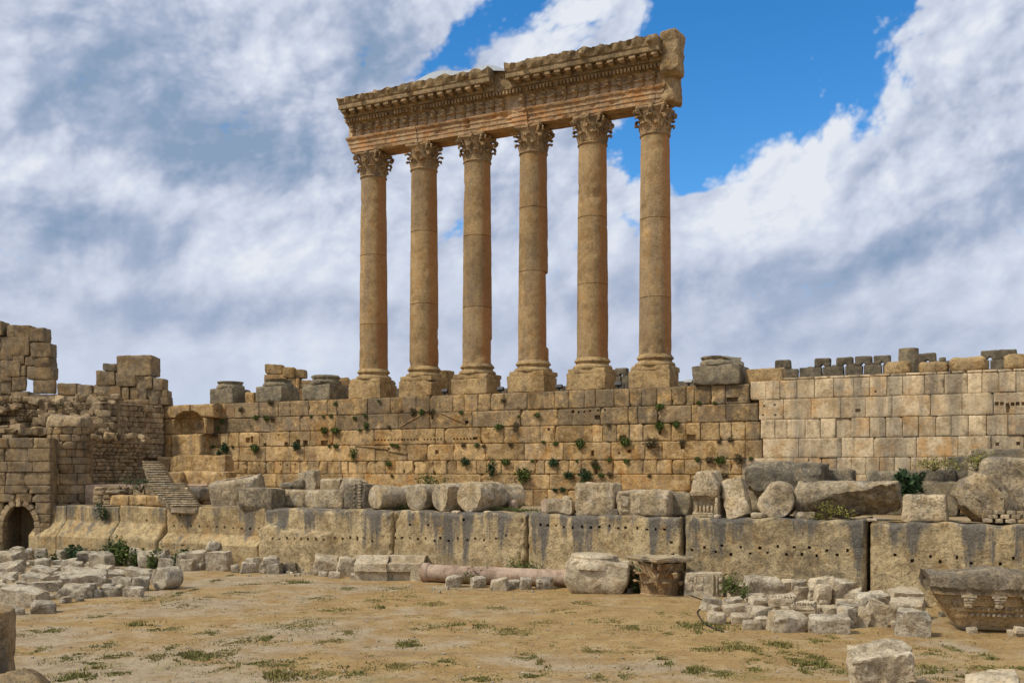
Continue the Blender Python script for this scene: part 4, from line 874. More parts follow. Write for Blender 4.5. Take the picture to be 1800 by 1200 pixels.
mb.build('core', 'brown_stone', root)
mb = MB()
for sgn in (-1, 1):
    pts = [(sgn*ahw(z), z) for z in (1.2, 1.75, 2.3, 2.75, 3.15, 3.5, 3.78, 3.98)]
    for k in range(len(pts)-1):
        p, q = np.array(pts[k]), np.array(pts[k+1]); d = q-p; c = (p+q)/2; L = np.linalg.norm(d); an = math.atan2(d[0], d[1]); n = np.array([sgn*abs(d[1]), abs(d[0])])/L
        rock(mb, (.42, .75, L*1.04), (c[0]+n[0]*.21, .30, c[1]+n[1]*.21), (0, an, 0), .12, .025, .05, 1, 500+k+sgn*20, (.1, .3, 0))
rock(mb, (.34, .8, .6), (0, .26, 4.15), (0, 0, 0), .12, .03, .05, 1, 530, (.15, .1, 0)); mb.build('arch_ring', 'brick_stone', root)
# half-round buttress
R_ = 1.62; YB = 79.2
def dome(mb): pass
cs = rnd_courses(3.4, 7.6, (.62, .95), -R_*1.6, R_*1.6, (.9, 1.5), 41)+rnd_courses(7.6, 10.0, (.5, .66), -R_*1.6, R_*1.6, (.6, 1.1), 42)
root = empty('round_buttress', ((124-900)/1800*YB, YB, 0), 0, 'half-round masonry buttress with a crumbled top, right of the pointed arch', 'buttress')
frontal('masonry', YB, 124, cs, 'brown_stone', None, 43, parent=root, bend=R_, warm=.6, depth=.9, grey=.25)
mb = MB(); rock(mb, (2.9, 2.6, 1.3), (0, .2, 10.1), (0, 0, 0), .16, .16, .6, 5, 44, (.1, .2, .2)); rock(mb, (1.4, 1.2, .9), (-.9, -.2, 10.3), (0, 0, 0), .14, .12, .4, 4, 45); rock(mb, (2.2, 2.4, 7), (0, .5, 6.5), (0, 0, 0), .4, .05, .2, 2, 46)
mb.build('rubble_top', 'brick_stone', root)
# crumbling masonry mass under the ruined tower
root = empty('crumbling_wall', ((95-900)/1800*83, 83, 0), 0, 'crumbling rubble masonry under the ruined walls, above arch and buttress', 'wall')
frontal('masonry', 83, 95, [(z0, z1, js) for z0, z1, js in rnd_courses(8.6, 12.6, (.45, .8), -5.6, 5.0, (.6, 1.5), 51)], 'brown_stone', None, 52, parent=root, jit=.16, amp=.06, edge=.1, tone=.28, grey=.5)
mb = MB(); box(mb, -5.6, 5.0, .6, 4.6, 7.6, 12.3); rs = np.random.RandomState(6)
for k in range(130):
    x = rs.uniform(-5.4, 5.0); y = rs.uniform(-1.6, .4); z = 12.3+1.7*y+rs.uniform(-.4, .3)*1.2-.25*abs(x)*.3
    s = rs.uniform(.2, .62); rock(mb, (s*1.7, s, s*.9), (x, y, max(z, 9.1)), (rs.uniform(-.2, .2), rs.uniform(-.2, .2), rs.uniform(-.4, .4)), .14, .05, .05, 3, 900+k, battr(rs, .25, .4, .5))
mb.build('rubble', 'brick_stone', root)
# brick walls by the stairs
yawv = math.pi/2-TH
def vwall(x0, Y0, L, z0, z1, hs, ws, label, seed, mat='brick_stone'):
    X0 = (x0-900)/1800*Y0; mb = MB()
    masonry(mb, rnd_courses(z0, z1, hs, 0, L, ws, seed), 0, seed, .12, .03, .05, .012, (), .25, .5, .3, .8, .04)
    box(mb, .05, L-.05, .5, 1.6, z0-2, z1-.15)
    o = mb.build('brick_wall', mat, loc=(X0, Y0, 0), rot=yawv, sharp=45); return tag(o, label, 'wall')
vwall(157, 80.6, 5.6, 5.0, 8.9, (.26, .36), (.3, .75), 'low wall of small squared stones left of the stairs', 61)
vwall(176, 82, 6.9, 7.6, 12.1, (.36, .5), (.45, 1.0), 'higher set-back wall of squared stones behind the low one, left of the niche', 62)
mb = MB()
for k in range(14):
    rs = np.random.RandomState(k); t = k/13; s = rs.uniform(.3, .7)
    rock(mb, (s*1.3, s, s*.7), (-31.9+2.4*t+rs.uniform(-.3, .3)-.3, 78.6+4.6*t, 8.9+rs.uniform(0, .4)), (rs.uniform(-.3, .3), rs.uniform(-.3, .3), rs.rand()*3), .13, .06, .1, 3, 950+k, battr(rs))
tag(mb.build('rubble', 'brick_stone'), 'loose rubble lying along the top of the low squared-stone wall', 'rubble', kind='stuff')
# niche of big blocks at the head of the stairs
DN = 66.2; AN = ax(318, DN); mb = MB()
zN = [zz(318, y, DN) for y in (801, 763, 735, 711)]; zN[0] -= .9
hc, hz, hw_ = ax(331, DN)-AN, zz(331, 764, DN)-.0, (ax(357, DN)-ax(305, DN))/2
def nic(A, Z):
    u = (A-hc)/hw_; w = np.clip((Z-zN[1])/(zz(331, 722, DN)-zN[1]), 0, 1); ins = np.clip(1-u*u-np.where(w > .45, ((w-.45)/.55)**2, 0), 0, 1)
    return np.where(Z > zN[1]+.02, 1.25*np.sqrt(ins), 0)
masonry(mb, [(zN[0], zN[1], [ax(262, DN), ax(300, DN), ax(353, DN)]), (zN[1], zN[2], [ax(259, DN), ax(308, DN), ax(362, DN)]), (zN[2], zN[3], [ax(259, DN), ax(334, DN), ax(376, DN)])], AN, 71, .10, .05, .12, .012, (), .15, .4, .3, 2.4, .05, nic)
tag(mb.build('niche_wall', 'golden_limestone', loc=Wd(AN, DN), rot=-TH, sharp=45), 'niche of huge blocks with a hollowed semi-dome at the head of the stairs', 'niche')
def bD(x0, y0, x1, y1, D, dep, mat, label, seed, name='stone_block', z=None, yaw=0.0, tilt=(0, 0), amp=.05, bev=.12, chips=4, attr=(0, 0, 0), cat='stone block', group=None, chipdep=.10, cell=.13, taper=0, sink=.05):
    """squared or broken block whose front stands at depth D; base on the terrace unless z is given"""
    xm = (x0+x1)/2; s = scl(xm, D); zb_ = ZT if z is None else z
    w = (ax(x1, D)-ax(x0, D)); w = max(.2, (w-dep*abs(math.sin(yaw)))/math.cos(yaw)) if yaw else w
    h = zz(xm, y0, D)-zb_+sink; d_eff = w*abs(math.sin(yaw))/2+dep*math.cos(yaw)/2
    mb = MB(); rock(mb, (w, dep, h), (0, 0, h/2-sink), (tilt[0], tilt[1], 0), cell, amp, bev, chips, seed, attr, taper, chipdep)
    o = mb.build(name, mat, loc=Wd(ax(xm, D), D+d_eff, zb_), rot=-TH+yaw, sharp=45)
    return tag(o, label, cat, group)
GS = 'great blocks beside the stairs'
bD(298, 800, 394, 828, 63.8, 1.1, 'golden_limestone', 'long block with small sockets below the niche, upper of the pair by the stairs', 81, z=6.35, bev=.08, group=GS, attr=(.1, 0, 0))
bD(276, 803, 297, 829, 64.0, 2.0, 'golden_limestone', 'narrow upright block below the niche, next to the top of the stairs', 82, z=6.3, bev=.12, group=GS)
bD(318, 828, 396, 858, 62.3, 1.3, 'golden_limestone', 'long lower block right of the stairs, under the one with sockets', 83, z=4.9, bev=.14, group=GS, attr=(.08, 0, .2))
bD(289, 829, 318, 850, 61.8, 2.6, 'golden_limestone', 'small worn block at the right side of the upper flight', 84, z=5.2, bev=.2, group=GS, attr=(.05, 0, 0))
bD(322, 856, 352, 880, 58.6, 2.0, 'grey_stone', 'rounded grey block right of the middle of the lower flight', 85, z=4.3, bev=.3, group=GS)
# ground of the landing
mb = MB(); rock(mb, (9, 4.5, 1.7), (0, 0, 0), (0, 0, 0), .4, .04, .1, 1, 88); tag(mb.build('stair_landing', 'pink_granite', loc=(-28.2, 80.6, 4.62), rot=-.0), 'pinkish paved landing between the two flights of stairs', 'landing')
mb = MB(); masonry(mb, rnd_courses(4.0, 5.35, (.3, .5), 0, 4.4, (.5, 1.1), 89), 0, 89, .13, .04, .06, .012, (), .2, .4, .3, .8, .05)
tag(mb.build('low_wall', 'brick_stone', loc=((163-900)/1800*77.4, 77.4, 0), rot=0, sharp=45), 'low rubble wall under the pinkish landing', 'wall')
root = empty('stone_staircase', ((320-900)/1800*70.5, 70.5, ZT), 0, 'worn stone staircase climbing in two flights from the terrace to the niche', 'staircase')
for k in range(20):
    if k < 11: t = k/10; xl = 300+(254-300)*t; xr = 347+(324-347)*t; z = ZT+.145*(k+1); Yd = 70.5+.42*k
    else: t = (k-11)/8; xl = 262+(250-262)*t; xr = 300+(280-300)*t; z = 5.62+.185*(k-10); Yd = 76.5+.42*(k-11)
    X0, X1 = (xl-900)/1800*Yd, (xr-900)/1800*Yd; mb = MB(); rr = random.Random(k)
    rock(mb, (X1-X0+.04, .62, .07), ((X0+X1)/2-root.location.x, Yd+.28-70.5, z-.035-ZT), (0, 0, rr.uniform(-.015, .015)), .10, .012, .015, 2, 660+k, (rr.uniform(.05, .2), 0, 0)); rock(mb, (X1-X0, .9, .55), ((X0+X1)/2-root.location.x, Yd+.48-70.5, z-.34-ZT), (0, rr.uniform(-.008, .008), rr.uniform(-.015, .015)), .10, .018, .05, 3, 600+k, (rr.uniform(-.16, -.06), 0, .2)); mb.build('step', 'drum_stone', root)  # lighter treads and darker risers put light and shade into the tone
# three blocks on the podium base
G3 = 'three squared blocks in a row on the podium base'
for k, (x0, y0, x1, lab) in enumerate(((191, 870, 225, 'left and roughest of three squared blocks on the podium base'), (226, 870.5, 257, 'middle of three squared blocks on the podium base, dark stain on its face'), (257, 871, 299, 'right and widest of three squared blocks on the podium base, beside the stairs'))):
    bD(x0, y0, x1, 893, 54.3, 1.2, 'golden_limestone', lab, 630+k, bev=.12, group=G3, attr=(.05, 0, .1+.3*(k == 1)))
bD(184, 861, 209, 871, 55.8, .9, 'grey_stone', 'low pale boulder behind the left of the three squared blocks', 634, z=4.9, bev=.3, name='boulder')

# ================================================================== TERRACE: fallen drums and blocks
GT = 'fallen pieces along the terrace edge'
def carved_block(x0, y0, x1, D, dep, label, seed, mat, yaw, teeth=10, z=ZT, tilt=(0, 0)):
    o = bD(x0, y0, x1, 0, D, dep, mat, label, seed, 'carved_block', z, yaw, tilt, .06, .1, 5, group=GT, cat='carved block'); return o
o = carved_block(352, 841, 430, 55.2, 2.0, 'tilted cornice block with a toothed carved edge, right of the stairs', 641, 'drum_stone', R(24), tilt=(R(9), R(-9)))
co_ = np.array([v.co[:] for v in o.data.vertices]); mb = MB()
for k in range(12):
    xk, yk = -.75+.15*k, -.30+.02*k; nr = np.hypot(co_[:, 0]-xk, co_[:, 1]-yk) < .22
    if nr.any(): rock(mb, (.10, .34, .14), (xk, yk, co_[nr, 2].max()+.0), (R(15), R(3), 0), .07, .01, .03, 0, k)
mb.build('dentil_row', 'drum_stone', o)
bD(409, 858, 467, 0, 53.45, 2.2, 'grey_stone', 'dark pitted block overhanging the terrace edge, in front of the toothed cornice block', 642, z=3.98, yaw=R(12), bev=.08, group=GT, amp=.06)
bD(395, 893, 412, 0, 53.9, .5, 'grey_stone', 'small grey stone left of the dark pitted block', 643, bev=.15, group=GT, name='small_stone')
bD(467, 862, 491, 0, 56.4, 1.6, 'drum_stone', 'narrow block just right of the dark pitted block', 644, bev=.12, group=GT, attr=(0, 0, .3))
bD(490, 861, 536, 0, 56.2, 1.7, 'drum_stone', 'wide block with rounded right end, second in the low row', 645, bev=.2, group=GT, attr=(0, .1, .1), yaw=R(-3))
bD(533, 862, 563, 0, 56.3, 1.7, 'drum_stone', 'slanting cracked block, third in the low row', 646, bev=.15, group=GT, tilt=(0, R(6)))
bD(558, 861, 605, 0, 56.1, 1.8, 'drum_stone', 'pitted block, fourth in the low row, left of the ornamented one', 647, bev=.18, group=GT, attr=(-.05, 0, .3))
o = bD(602, 851, 642, 0, 55.6, 2.0, 'grey_stone', 'ornamented cornice block with a ladder of teeth, left of the first drum', 648, bev=.12, group=GT, name='carved_block', amp=.08)
mb = MB(); w, h = o.dimensions.x/2, o.dimensions.z
for k in range(9): rock(mb, (.22, .16, .10), (w-.42, -1.04, .14+k*h/9.6), (0, 0, 0), .06, .012, .02, 0, k, (.2, 0, 0))
for k in range(6): rock(mb, (.16, .2, .16), (w-.85, -1.02, .25+k*h/6.8), (0, 0, 0), .06, .03, .06, 1, k+20)
mb.build('tooth_row', 'drum_stone', o)
bD(511, 842, 533, 0, 60.2, 1.2, 'grey_stone', 'grey lump behind the low row, at the foot of the upright rock', 649, z=5.2, bev=.3, group=GT, name='boulder')
bD(488, 848, 514, 0, 60.2, 1.2, 'grey_stone', 'low grey rock behind the low row, leftmost of the three', 650, z=5.2, bev=.3, group=GT, name='boulder')
bD(524, 828, 554, 0, 60.5, 1.0, 'drum_stone', 'upright jagged pale rock standing behind the low row of blocks', 651, z=4.9, bev=.15, group=GT, name='boulder', chips=9, chipdep=.25, tilt=(0, R(-12)), attr=(.1, 0, .1))
bD(562, 841, 598, 0, 60.0, 1.2, 'drum_stone', 'squared pale block behind the low row, left of the jagged heap', 652, z=5.1, bev=.1, group=GT)
bD(594, 840, 632, 0, 58.8, 1.3, 'drum_stone', 'jagged heap-like rock behind the ornamented cornice block', 653, z=4.8, bev=.3, group=GT, name='boulder', chips=9, chipdep=.25)
def drum(x, D, Rr, L, label, seed, mat='drum_stone', yaw=0.0, z=ZT, loc=None, pitch=0.0, rough=.04, brk=None, frame=-TH, name='column_drum', group=GT, attr=(0, 0, 0), cat='column drum', prof=None):
    """lying drum: axis points back from the face at depth D (yaw turns it)"""
    pr = prof or ([(Rr*.94, 0), (Rr, .06)]+[(Rr, v) for v in np.arange(.2, L-.1, .16)]+[(Rr, L-.06), (Rr*.95, L-.005), (Rr*.72, L+.01), (Rr*.48, L), (Rr*.25, L+.01), (.02, L)])
    off = np.random.RandomState(seed).rand(3)*90
    def fn(p):
        dmg = np.clip(fbm(p*1.1+off, 3)-.12, 0, 1)*.38*Rr; r = np.hypot(p[:, 0], p[:, 1])+1e-6; k = np.maximum(r-dmg*(r > .6*Rr), .01)/r
        p = p.copy(); p[:, 0] *= k; p[:, 1] *= k; p = p+np.stack([fbm(p*3+off+i*7, 3, .6) for i in range(3)], 1)*rough
        if brk is not None:
            for b in brk:
                n = np.array(b[:3], float); n /= np.linalg.norm(n); t = p@n-b[3]+fbm(p*2+off, 4, .6)*.22; p = p-n*np.maximum(t, 0)[:, None]
        return p
    mb = MB(); lathe(mb, pr, 40, (0, 0, 0), (0, 0, 0), 0, seed=seed, attr=attr, fn=fn)
    Rm = np.array(Matrix.Rotation(pitch, 3, 'X') @ Matrix.Rotation(R(90), 3, 'X'))
    mb.V = [(v-np.array([0, 0, L]))@Rm.T for v in mb.V]
    P = Wd(ax(x, D), D, z+Rr*.97) if loc is None else Vector(loc)
    return tag(mb.build(name, mat, loc=P, rot=frame+yaw, sharp=42), label, cat, group)
drum(659, 54.6, .80, 3.4, 'leftmost drum of the four with round faces, long dark shaded side', 661, yaw=R(-24))
drum(731, 54.4, .84, 2.7, 'second of the four round-faced drums, face streaked grey and chipped on its left', 662, yaw=R(-8), brk=[(-.8, .4, .4, 2.0)])
drum(778, 54.2, .88, 2.6, 'third of the four round-faced drums, pale face with a cut right side', 663, yaw=R(-8), brk=[(.9, -.2, .2, .85)], attr=(.12, 0, -.2))
drum(825, 54.0, .93, 3.0, 'largest and rightmost of the four round-faced drums', 664, yaw=R(-4), attr=(.1, .1, -.1), brk=[(.9, -.5, .1, 1.0)])
drum(862, 57.0, .92, 2.2, 'broken drum lying behind the largest round-faced drum', 665, yaw=R(-22), brk=[(.6, .6, .5, 1.6)], attr=(.08, 0, .1))
bD(793, 896, 806, 0, 53.75, .4, 'cream_stone', 'small pale stone wedged under the third and largest drums', 666, bev=.12, group=GT, name='small_stone')
bD(849, 897.5, 862, 0, 53.8, .4, 'cream_stone', 'small pale stone at the right foot of the largest drum', 667, bev=.12, group=GT, name='small_stone')
bD(893, 879, 905, 0, 57, .7, 'pink_granite', 'pinkish stone beside the broken drum', 668, bev=.2, group=GT, name='small_stone')
drum(957, 55.4, .42, 1.6, 'pink granite stump behind the carved rock on the terrace', 669, mat='pink_granite', yaw=R(-30), name='granite_stump', rough=.02)
o = bD(957, 878, 1003, 0, 53.9, 1.2, 'drum_stone', 'small worn rock with carved mouldings, right of the pink stump', 670, bev=.25, group=GT, name='carved_block', amp=.08, chips=6, chipdep=.18)
bD(985, 872, 1002, 0, 54.4, .7, 'drum_stone', 'round knob-like stone sitting behind the small worn carved rock', 671, z=4.5, bev=.3, group=GT, name='boulder')
bD(1010, 849, 1077, 0, 54.0, 1.9, 'drum_stone', 'big upright squarish block with a moulded left edge, middle of the terrace', 672, bev=.16, group=GT, amp=.08, chips=5, attr=(.05, 0, .15))
bD(1068, 895, 1086, 0, 53.9, .5, 'grey_stone', 'small grey stones at the right foot of the big upright block', 673, bev=.12, group=GT, name='small_stone')
o = bD(1083, 862, 1172, 0, 54.0, 1.9, 'drum_stone', 'long block with a carved panel at its left end, middle of the terrace', 674, bev=.2, group=GT, amp=.06, name='carved_block')
mb = MB(); w = -o.dimensions.x/2
for k in range(4): rock(mb, (.5, .12, .13), (w+.55, -.96, .25+.33*k), (0, 0, 0), .08, .015, .03, 0, k)
rock(mb, (.34, .2, .6), (w+.6, -.98, .7), (0, 0, 0), .08, .05, .12, 2, 8); mb.build('carved_panel', 'drum_stone', o)
bD(1150, 866, 1212, 0, 55.0, 1.6, 'dark_stone', 'shaded right side of the long carved-panel block, built as a darker block', 675, bev=.15, group=GT, attr=(.15, 0, .2), chips=6, chipdep=.2)  # darker stone stands in for shade on the carved block's right side
# aedicule block with dentils
root = empty('aedicule_block', Wd(ax(1237, 53.9), 53.9, ZT), -TH, 'gabled stone block with a carved dentil shrine in its lower half', 'carved block', GT)
w = ax(1262, 53.9)-ax(1213, 53.9)
mb = MB()
def gab(p):
    p = p.copy(); u = np.clip((p[:, 2])/.8, 0, 1); p[:, 0] *= 1-.38*u; return p
rock(mb, (w, 1.4, 1.35), (0, .75, 1.78), (0, 0, 0), .11, .06, .1, 3, 676, (.05, 0, 0), warp=gab); rock(mb, (w*.96, 1.0, 1.1), (0, 1.0, .5), (0, 0, 0), .13, .03, .08, 2, 677); mb.build('body', 'drum_stone', root)
mb = MB()
for z, d in ((1.18, .10), (1.05, .22), (.2, .28), (.06, .2)): rock(mb, (w*.98, .34, .12), (-.02, .3+d, z), (0, 0, 0), .1, .02, .03, 1, int(z*100))
for k in range(6): rock(mb, (.13, .2, .34), (-w*.34+k*w*.136, .5, .45), (0, 0, 0), .08, .012, .03, 0, k, (.1, .4, -.3))
rock(mb, (.16, .5, 1.1), (w*.44, .4, .55), (0, 0, 0), .1, .02, .04, 1, 5); mb.build('carved_shrine', 'drum_stone', root)
bD(1255, 903, 1266, 0, 53.75, .35, 'cream_stone', 'tiny pale stone at the foot of the gabled shrine block', 678, bev=.1, group=GT, name='small_stone')
bD(1270, 843, 1312, 0, 54.3, 1.0, 'drum_stone', 'tall tilted slab leaning beside the gabled shrine block', 679, bev=.08, group=GT, tilt=(R(-14), R(-17)), amp=.07, attr=(.12, .1, -.2), z=ZT-.08)
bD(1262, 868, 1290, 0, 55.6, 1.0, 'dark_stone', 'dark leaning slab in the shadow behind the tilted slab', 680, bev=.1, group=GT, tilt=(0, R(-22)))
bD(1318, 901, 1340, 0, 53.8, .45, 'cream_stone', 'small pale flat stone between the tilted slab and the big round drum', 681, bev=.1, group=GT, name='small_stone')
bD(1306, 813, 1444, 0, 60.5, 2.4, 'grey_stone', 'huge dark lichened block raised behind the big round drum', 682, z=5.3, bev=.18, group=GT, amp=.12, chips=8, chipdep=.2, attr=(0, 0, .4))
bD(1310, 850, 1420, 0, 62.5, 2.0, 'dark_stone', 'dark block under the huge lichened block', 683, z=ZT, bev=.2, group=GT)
drum(1362, 54.3, .98, 2.3, 'big round pitted drum face, in front of the huge lichened block', 684, yaw=R(4), brk=[(-.75, .65, .2, 1.0)], attr=(0, 0, .25), rough=.07)
bD(1392, 870, 1446, 0, 58.5, 1.0, 'grey_stone', 'low stub of grey wall between the big round drum and the lying drum', 685, bev=.1, group=GT, amp=.07)
for k, (x0, y0, x1, lab) in enumerate(((1396, 899, 1432, 'thin pale slab on the terrace edge, right of the big round drum'), (1398, 888, 1420, 'grey stone in the gap right of the big round drum'), (1420, 886, 1446, 'grey stone beside the left end of the lying drum'))):
    bD(x0, y0, x1, 0, 54.6+.9*k, .6, 'drum_stone', lab, 686+k, bev=.1, group=GT, name='small_stone', attr=(0, 0, .2))
drum(1450, 55.0, 1.0, 5.0, 'long drum lying sideways with a broken hollow underside', 690, loc=Wd(ax(1578, 54.9), 55.1, ZT+1.0), yaw=R(84), brk=[(-.75, -.7, .25, 1.0)], rough=.09, attr=(-.13, .1, .5), group=GT)
bD(1582, 869, 1666, 0, 53.9, 1.4, 'drum_stone', 'whitish block with sloping shoulders between the lying drum and the broken tilted drum', 691, bev=.15, group=GT, chips=5, chipdep=.22, attr=(.12, 0, .1), taper=.15)
drum(1690, 56, 1.35, 3.8, 'massive tilted drum with a rough orange broken end', 692, loc=Wd(ax(1706, 54.6), 54.7, ZT+1.15), yaw=R(-33), pitch=R(-22), brk=[(.1, -.5, .9, 2.9), (-.3, -.9, .3, 1.35)], rough=.16, attr=(-.10, .4, .4))
bD(1722, 803, 1830, 0, 56.0, 2.2, 'drum_stone', 'tall beige slab-like drum standing at the right end of the terrace', 693, bev=.45, group=GT, amp=.06, attr=(-.14, 0, .4), z=ZT+.35)
rs = np.random.RandomState(3)
root = empty('brick_pile', Wd(ax(1775, 54.2), 54.2, ZT), -TH, 'small stacked grey bricks supporting the tall beige slab', 'bricks')
for r_ in range(3):
    for k in range(5):
        mb = MB(); rock(mb, (rs.uniform(.35, .5), .4, .2), (-.95+k*.5+(r_ % 2)*.22, .3+rs.uniform(-.05, .05), .1+.2*r_), (0, 0, rs.uniform(-.1, .1)), .1, .02, .04, 1, r_*9+k, battr(rs)); mb.build('brick', 'drum_stone', root)
bD(1521, 828, 1612, 0, 62.5, 2.5, 'grey_stone', 'long grey block behind the lying drum, left of the green bush', 694, z=5.2, bev=.12, group=GT, attr=(0, 0, .3))
bD(1440, 825, 1498, 0, 63, 1.6, 'grey_stone', 'dark topped flat block behind the lying drum, left one', 695, z=5.6, bev=.12, group=GT, attr=(.1, 0, .2))
bD(1612, 826, 1680, 0, 62.8, 2.5, 'grey_stone', 'long grey block behind the lying drum, right of the green bush', 696, z=5.2, bev=.12, group=GT, attr=(-.05, 0, .4))
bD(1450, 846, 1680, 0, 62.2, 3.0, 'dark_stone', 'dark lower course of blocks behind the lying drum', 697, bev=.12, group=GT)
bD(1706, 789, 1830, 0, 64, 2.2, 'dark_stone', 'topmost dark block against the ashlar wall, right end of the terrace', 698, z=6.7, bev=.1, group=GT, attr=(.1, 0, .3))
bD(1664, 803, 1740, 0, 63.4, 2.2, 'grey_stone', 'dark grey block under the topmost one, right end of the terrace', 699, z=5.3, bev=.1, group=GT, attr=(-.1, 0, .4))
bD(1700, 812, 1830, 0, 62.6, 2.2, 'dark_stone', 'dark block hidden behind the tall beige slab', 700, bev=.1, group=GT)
bD(1521, 911, 1541, 0, 53.75, .45, 'cream_stone', 'small pale wedge stone at the joint of the two right giant blocks', 701, bev=.08, group=GT, name='small_stone')
# ================================================================== GROUND: rubble and fallen pieces
def gY(y): return EYE*1800/(y-828)
def gs(x0, y0, x1, y1, label, mat='rubble_stone', df=.8, yaw=0, chips=4, bev=.10, amp=.05, name='rubble_stone', cat='stone', group=None, seed=None, chipdep=.13, attr=None, tilt=(0, 0), z=0.0, cell=.13, kind=None):
    """stone given by its photo rectangle, standing on the ground"""
    seed = seed or int(x0*7+y0*13+x1); rs = np.random.RandomState(seed); yaw = yaw+rs.uniform(-9, 9); yw = R(yaw); amp = amp*1.5; chipdep = chipdep*1.35; chips += 4; bev *= .35
    if tilt == (0, 0): tilt = (rs.uniform(2, 13), rs.uniform(-9, 9))
    Yd = gY(y1) if not z else (EYE-z)*1800/(y1-828); s = 1800/Yd; w = (x1-x0)/s; W = w/(math.cos(yw)+df*abs(math.sin(yw))); dep = W*df
    ext = W*abs(math.sin(yw))+dep*math.cos(yw); Yc = Yd+ext/2*.8; k0 = ((x0+x1)/2-900)/1800
    lim = ((53.15 if x0 > 470 else 52.3)-.45*ext)/(st*k0+ct)              # keep clear of the giant blocks behind
    if Yc > lim: Yc = lim
    X = k0*Yc; h = max(.15, EYE-(y0-828)*(Yc+ext*.35)/1800-z)
    sink = .10+.10*h; gz = float(ground_h(np.array([X]), np.array([Yc]))[0]) if not z else 0
    mb = MB(); rock(mb, (W, dep, h+sink), (0, 0, (h+sink)/2-sink), (R(tilt[0]), R(tilt[1]), 0), min(cell, W/5, max(.04, h/3)), amp*min(1, h*1.6), min(bev, h*.4), chips, seed, attr if attr is not None else battr(rs, .12, .25, .35), 0, chipdep)
    o = mb.build(name, mat, loc=(X, Yc, gz+z), rot=yw, sharp=27); return tag(o, label, cat, group)
GL, GR, GM = 'stones of the left rubble heap', 'stones of the right rubble pile', 'stones along the foot of the giant blocks'
SMALL_L = 'small greyish rubble stone in the left heap'
L = [
 (0, 1031, 86, 1068, 'large long pale block nearest the camera in the left heap', .45, -8, 3, .07), (52, 1055, 101, 1079, 'rounded boulder with a pale top in front of the large long block', .8, 20, 7, .3),
 (19, 1067, 44, 1081, 'small grey rock left of the rounded front boulder', .8, 10, 5, .15), (107, 1047, 127, 1060, 'little orange-tinged stone beside the green weeds of the left heap', .8, 30, 5, .1),
 (103, 1026, 166, 1053, 'broad front block under the big flat slab of the left heap', .6, -4, 5, .12), (104, 1002, 196, 1032, 'big flat tilted slab in the middle of the left heap', .8, 12, 5, .15),
 (177, 1030, 213, 1049, 'squared brick-like block, left of a similar pair in front of the big flat slab', .5, 3, 2, .05), (216, 1032, 252, 1050, 'squared brick-like block, right of a similar pair in front of the drum', .5, -3, 2, .05),
 (165, 1035, 179, 1051, 'narrow dark stone left of the squared brick-like pair', .9, 0, 3, .06), (196, 1014, 234, 1031, 'long squared block right of the big flat slab', .6, 0, 3, .06),
 (230, 1012, 264, 1039, 'rough pitted rock just left of the lying drum in the left heap', .8, 15, 6, .2), (295, 1018, 312, 1031, 'small dark stone at the right tip of the left heap', .7, 0, 4, .08),
 (220, 999, 266, 1016, 'flat pale slab behind the drum of the left heap', .8, -12, 4, .06), (175, 1001, 223, 1016, 'broad pale slab behind the big flat slab', .8, 14, 4, .08),
 (39, 1010, 86, 1026, 'flat-topped pale block above the large long block of the left heap', .6, 0, 3, .06), (87, 1008, 123, 1021, 'thin grey slab left of the big flat slab', .7, 5, 3, .05),
 (48, 1022, 109, 1041, 'dark T-shaped slab lying behind the large long block', .5, 6, 4, .06), (24, 1020, 48, 1036, 'pointed pale stone left of the dark T-shaped slab', .8, 30, 7, .1),
 (-20, 1022, 19, 1043, 'pale stone cut by the left edge, above the large long block', .7, 10, 4, .12), (60, 996, 101, 1011, 'pale flat slab in the upper left heap, above the flat-topped block', .8, -8, 4, .06),
 (97, 981, 136, 996, 'long slanting pale slab left of the two upright blocks', .6, 14, 3, .06), (122, 984, 146, 998, 'small rounded rock touching the left upright block', .9, 0, 5, .2),
 (135, 967, 173, 993, 'left of two tall upright blocks at the back of the left heap', .7, 10, 3, .07), (158, 970, 199, 1001, 'right and bigger of two tall upright blocks at the back of the left heap', .7, -14, 4, .08),
 (110, 995, 166, 1011, 'flat broken rock below the two tall upright blocks', .7, 8, 5, .12), (167, 991, 199, 1004, 'low rock at the foot of the right upright block', .8, 0, 5, .15),
 (60, 980, 89, 998, 'rounded brownish rock in dry grass, upper left heap', .9, 15, 6, .25), (-30, 989, 39, 1009, 'broad grey rock at the left edge, middle of the heap', .6, 4, 5, .2),
 (-30, 967, 42, 990, 'broad grey boulder at the left edge below the arch', .7, -6, 6, .3), (22, 959, 42, 972, 'grey rock in front of the pointed arch', .8, 0, 5, .2), (60, 962, 81, 977, 'pale rock right of the pointed arch foot', .8, 20, 5, .12),
 (45, 962, 60, 974, 'reddish stone in front of the right arch foot', .8, 10, 5, .12), (-15, 1005, 26, 1022, 'grey stone at the left edge, under the broad grey rock', .7, 0, 4, .1), (246, 966, 297, 996, 'trapezoid pale block standing alone near the podium base', .55, 4, 2, .06), (279, 980, 320, 1000, 'grey cylinder-shaped stone right of the trapezoid block', .45, 8, 4, .3),
 (319, 981, 345, 1002, 'ball-like pale stone near the podium base', .9, 0, 5, .4), (315, 966, 360, 988, 'pale squared block behind the ball-like stone', .6, 0, 2, .07), (345, 984, 368, 1001, 'brown faceted stone right of the ball-like stone', .8, 30, 6, .06),
 (363, 969, 405, 1002, 'tall squared block with a groove, carrying a sculpted fragment', .7, -6, 3, .06)]
for (x0, y0, x1, y1, lab, df, yaw, ch, bev) in L: gs(x0, y0, x1, y1, lab, 'rubble_stone', df, yaw, ch, bev, group=GL if x0 < 245 else GM)
def drum_ground(): pass
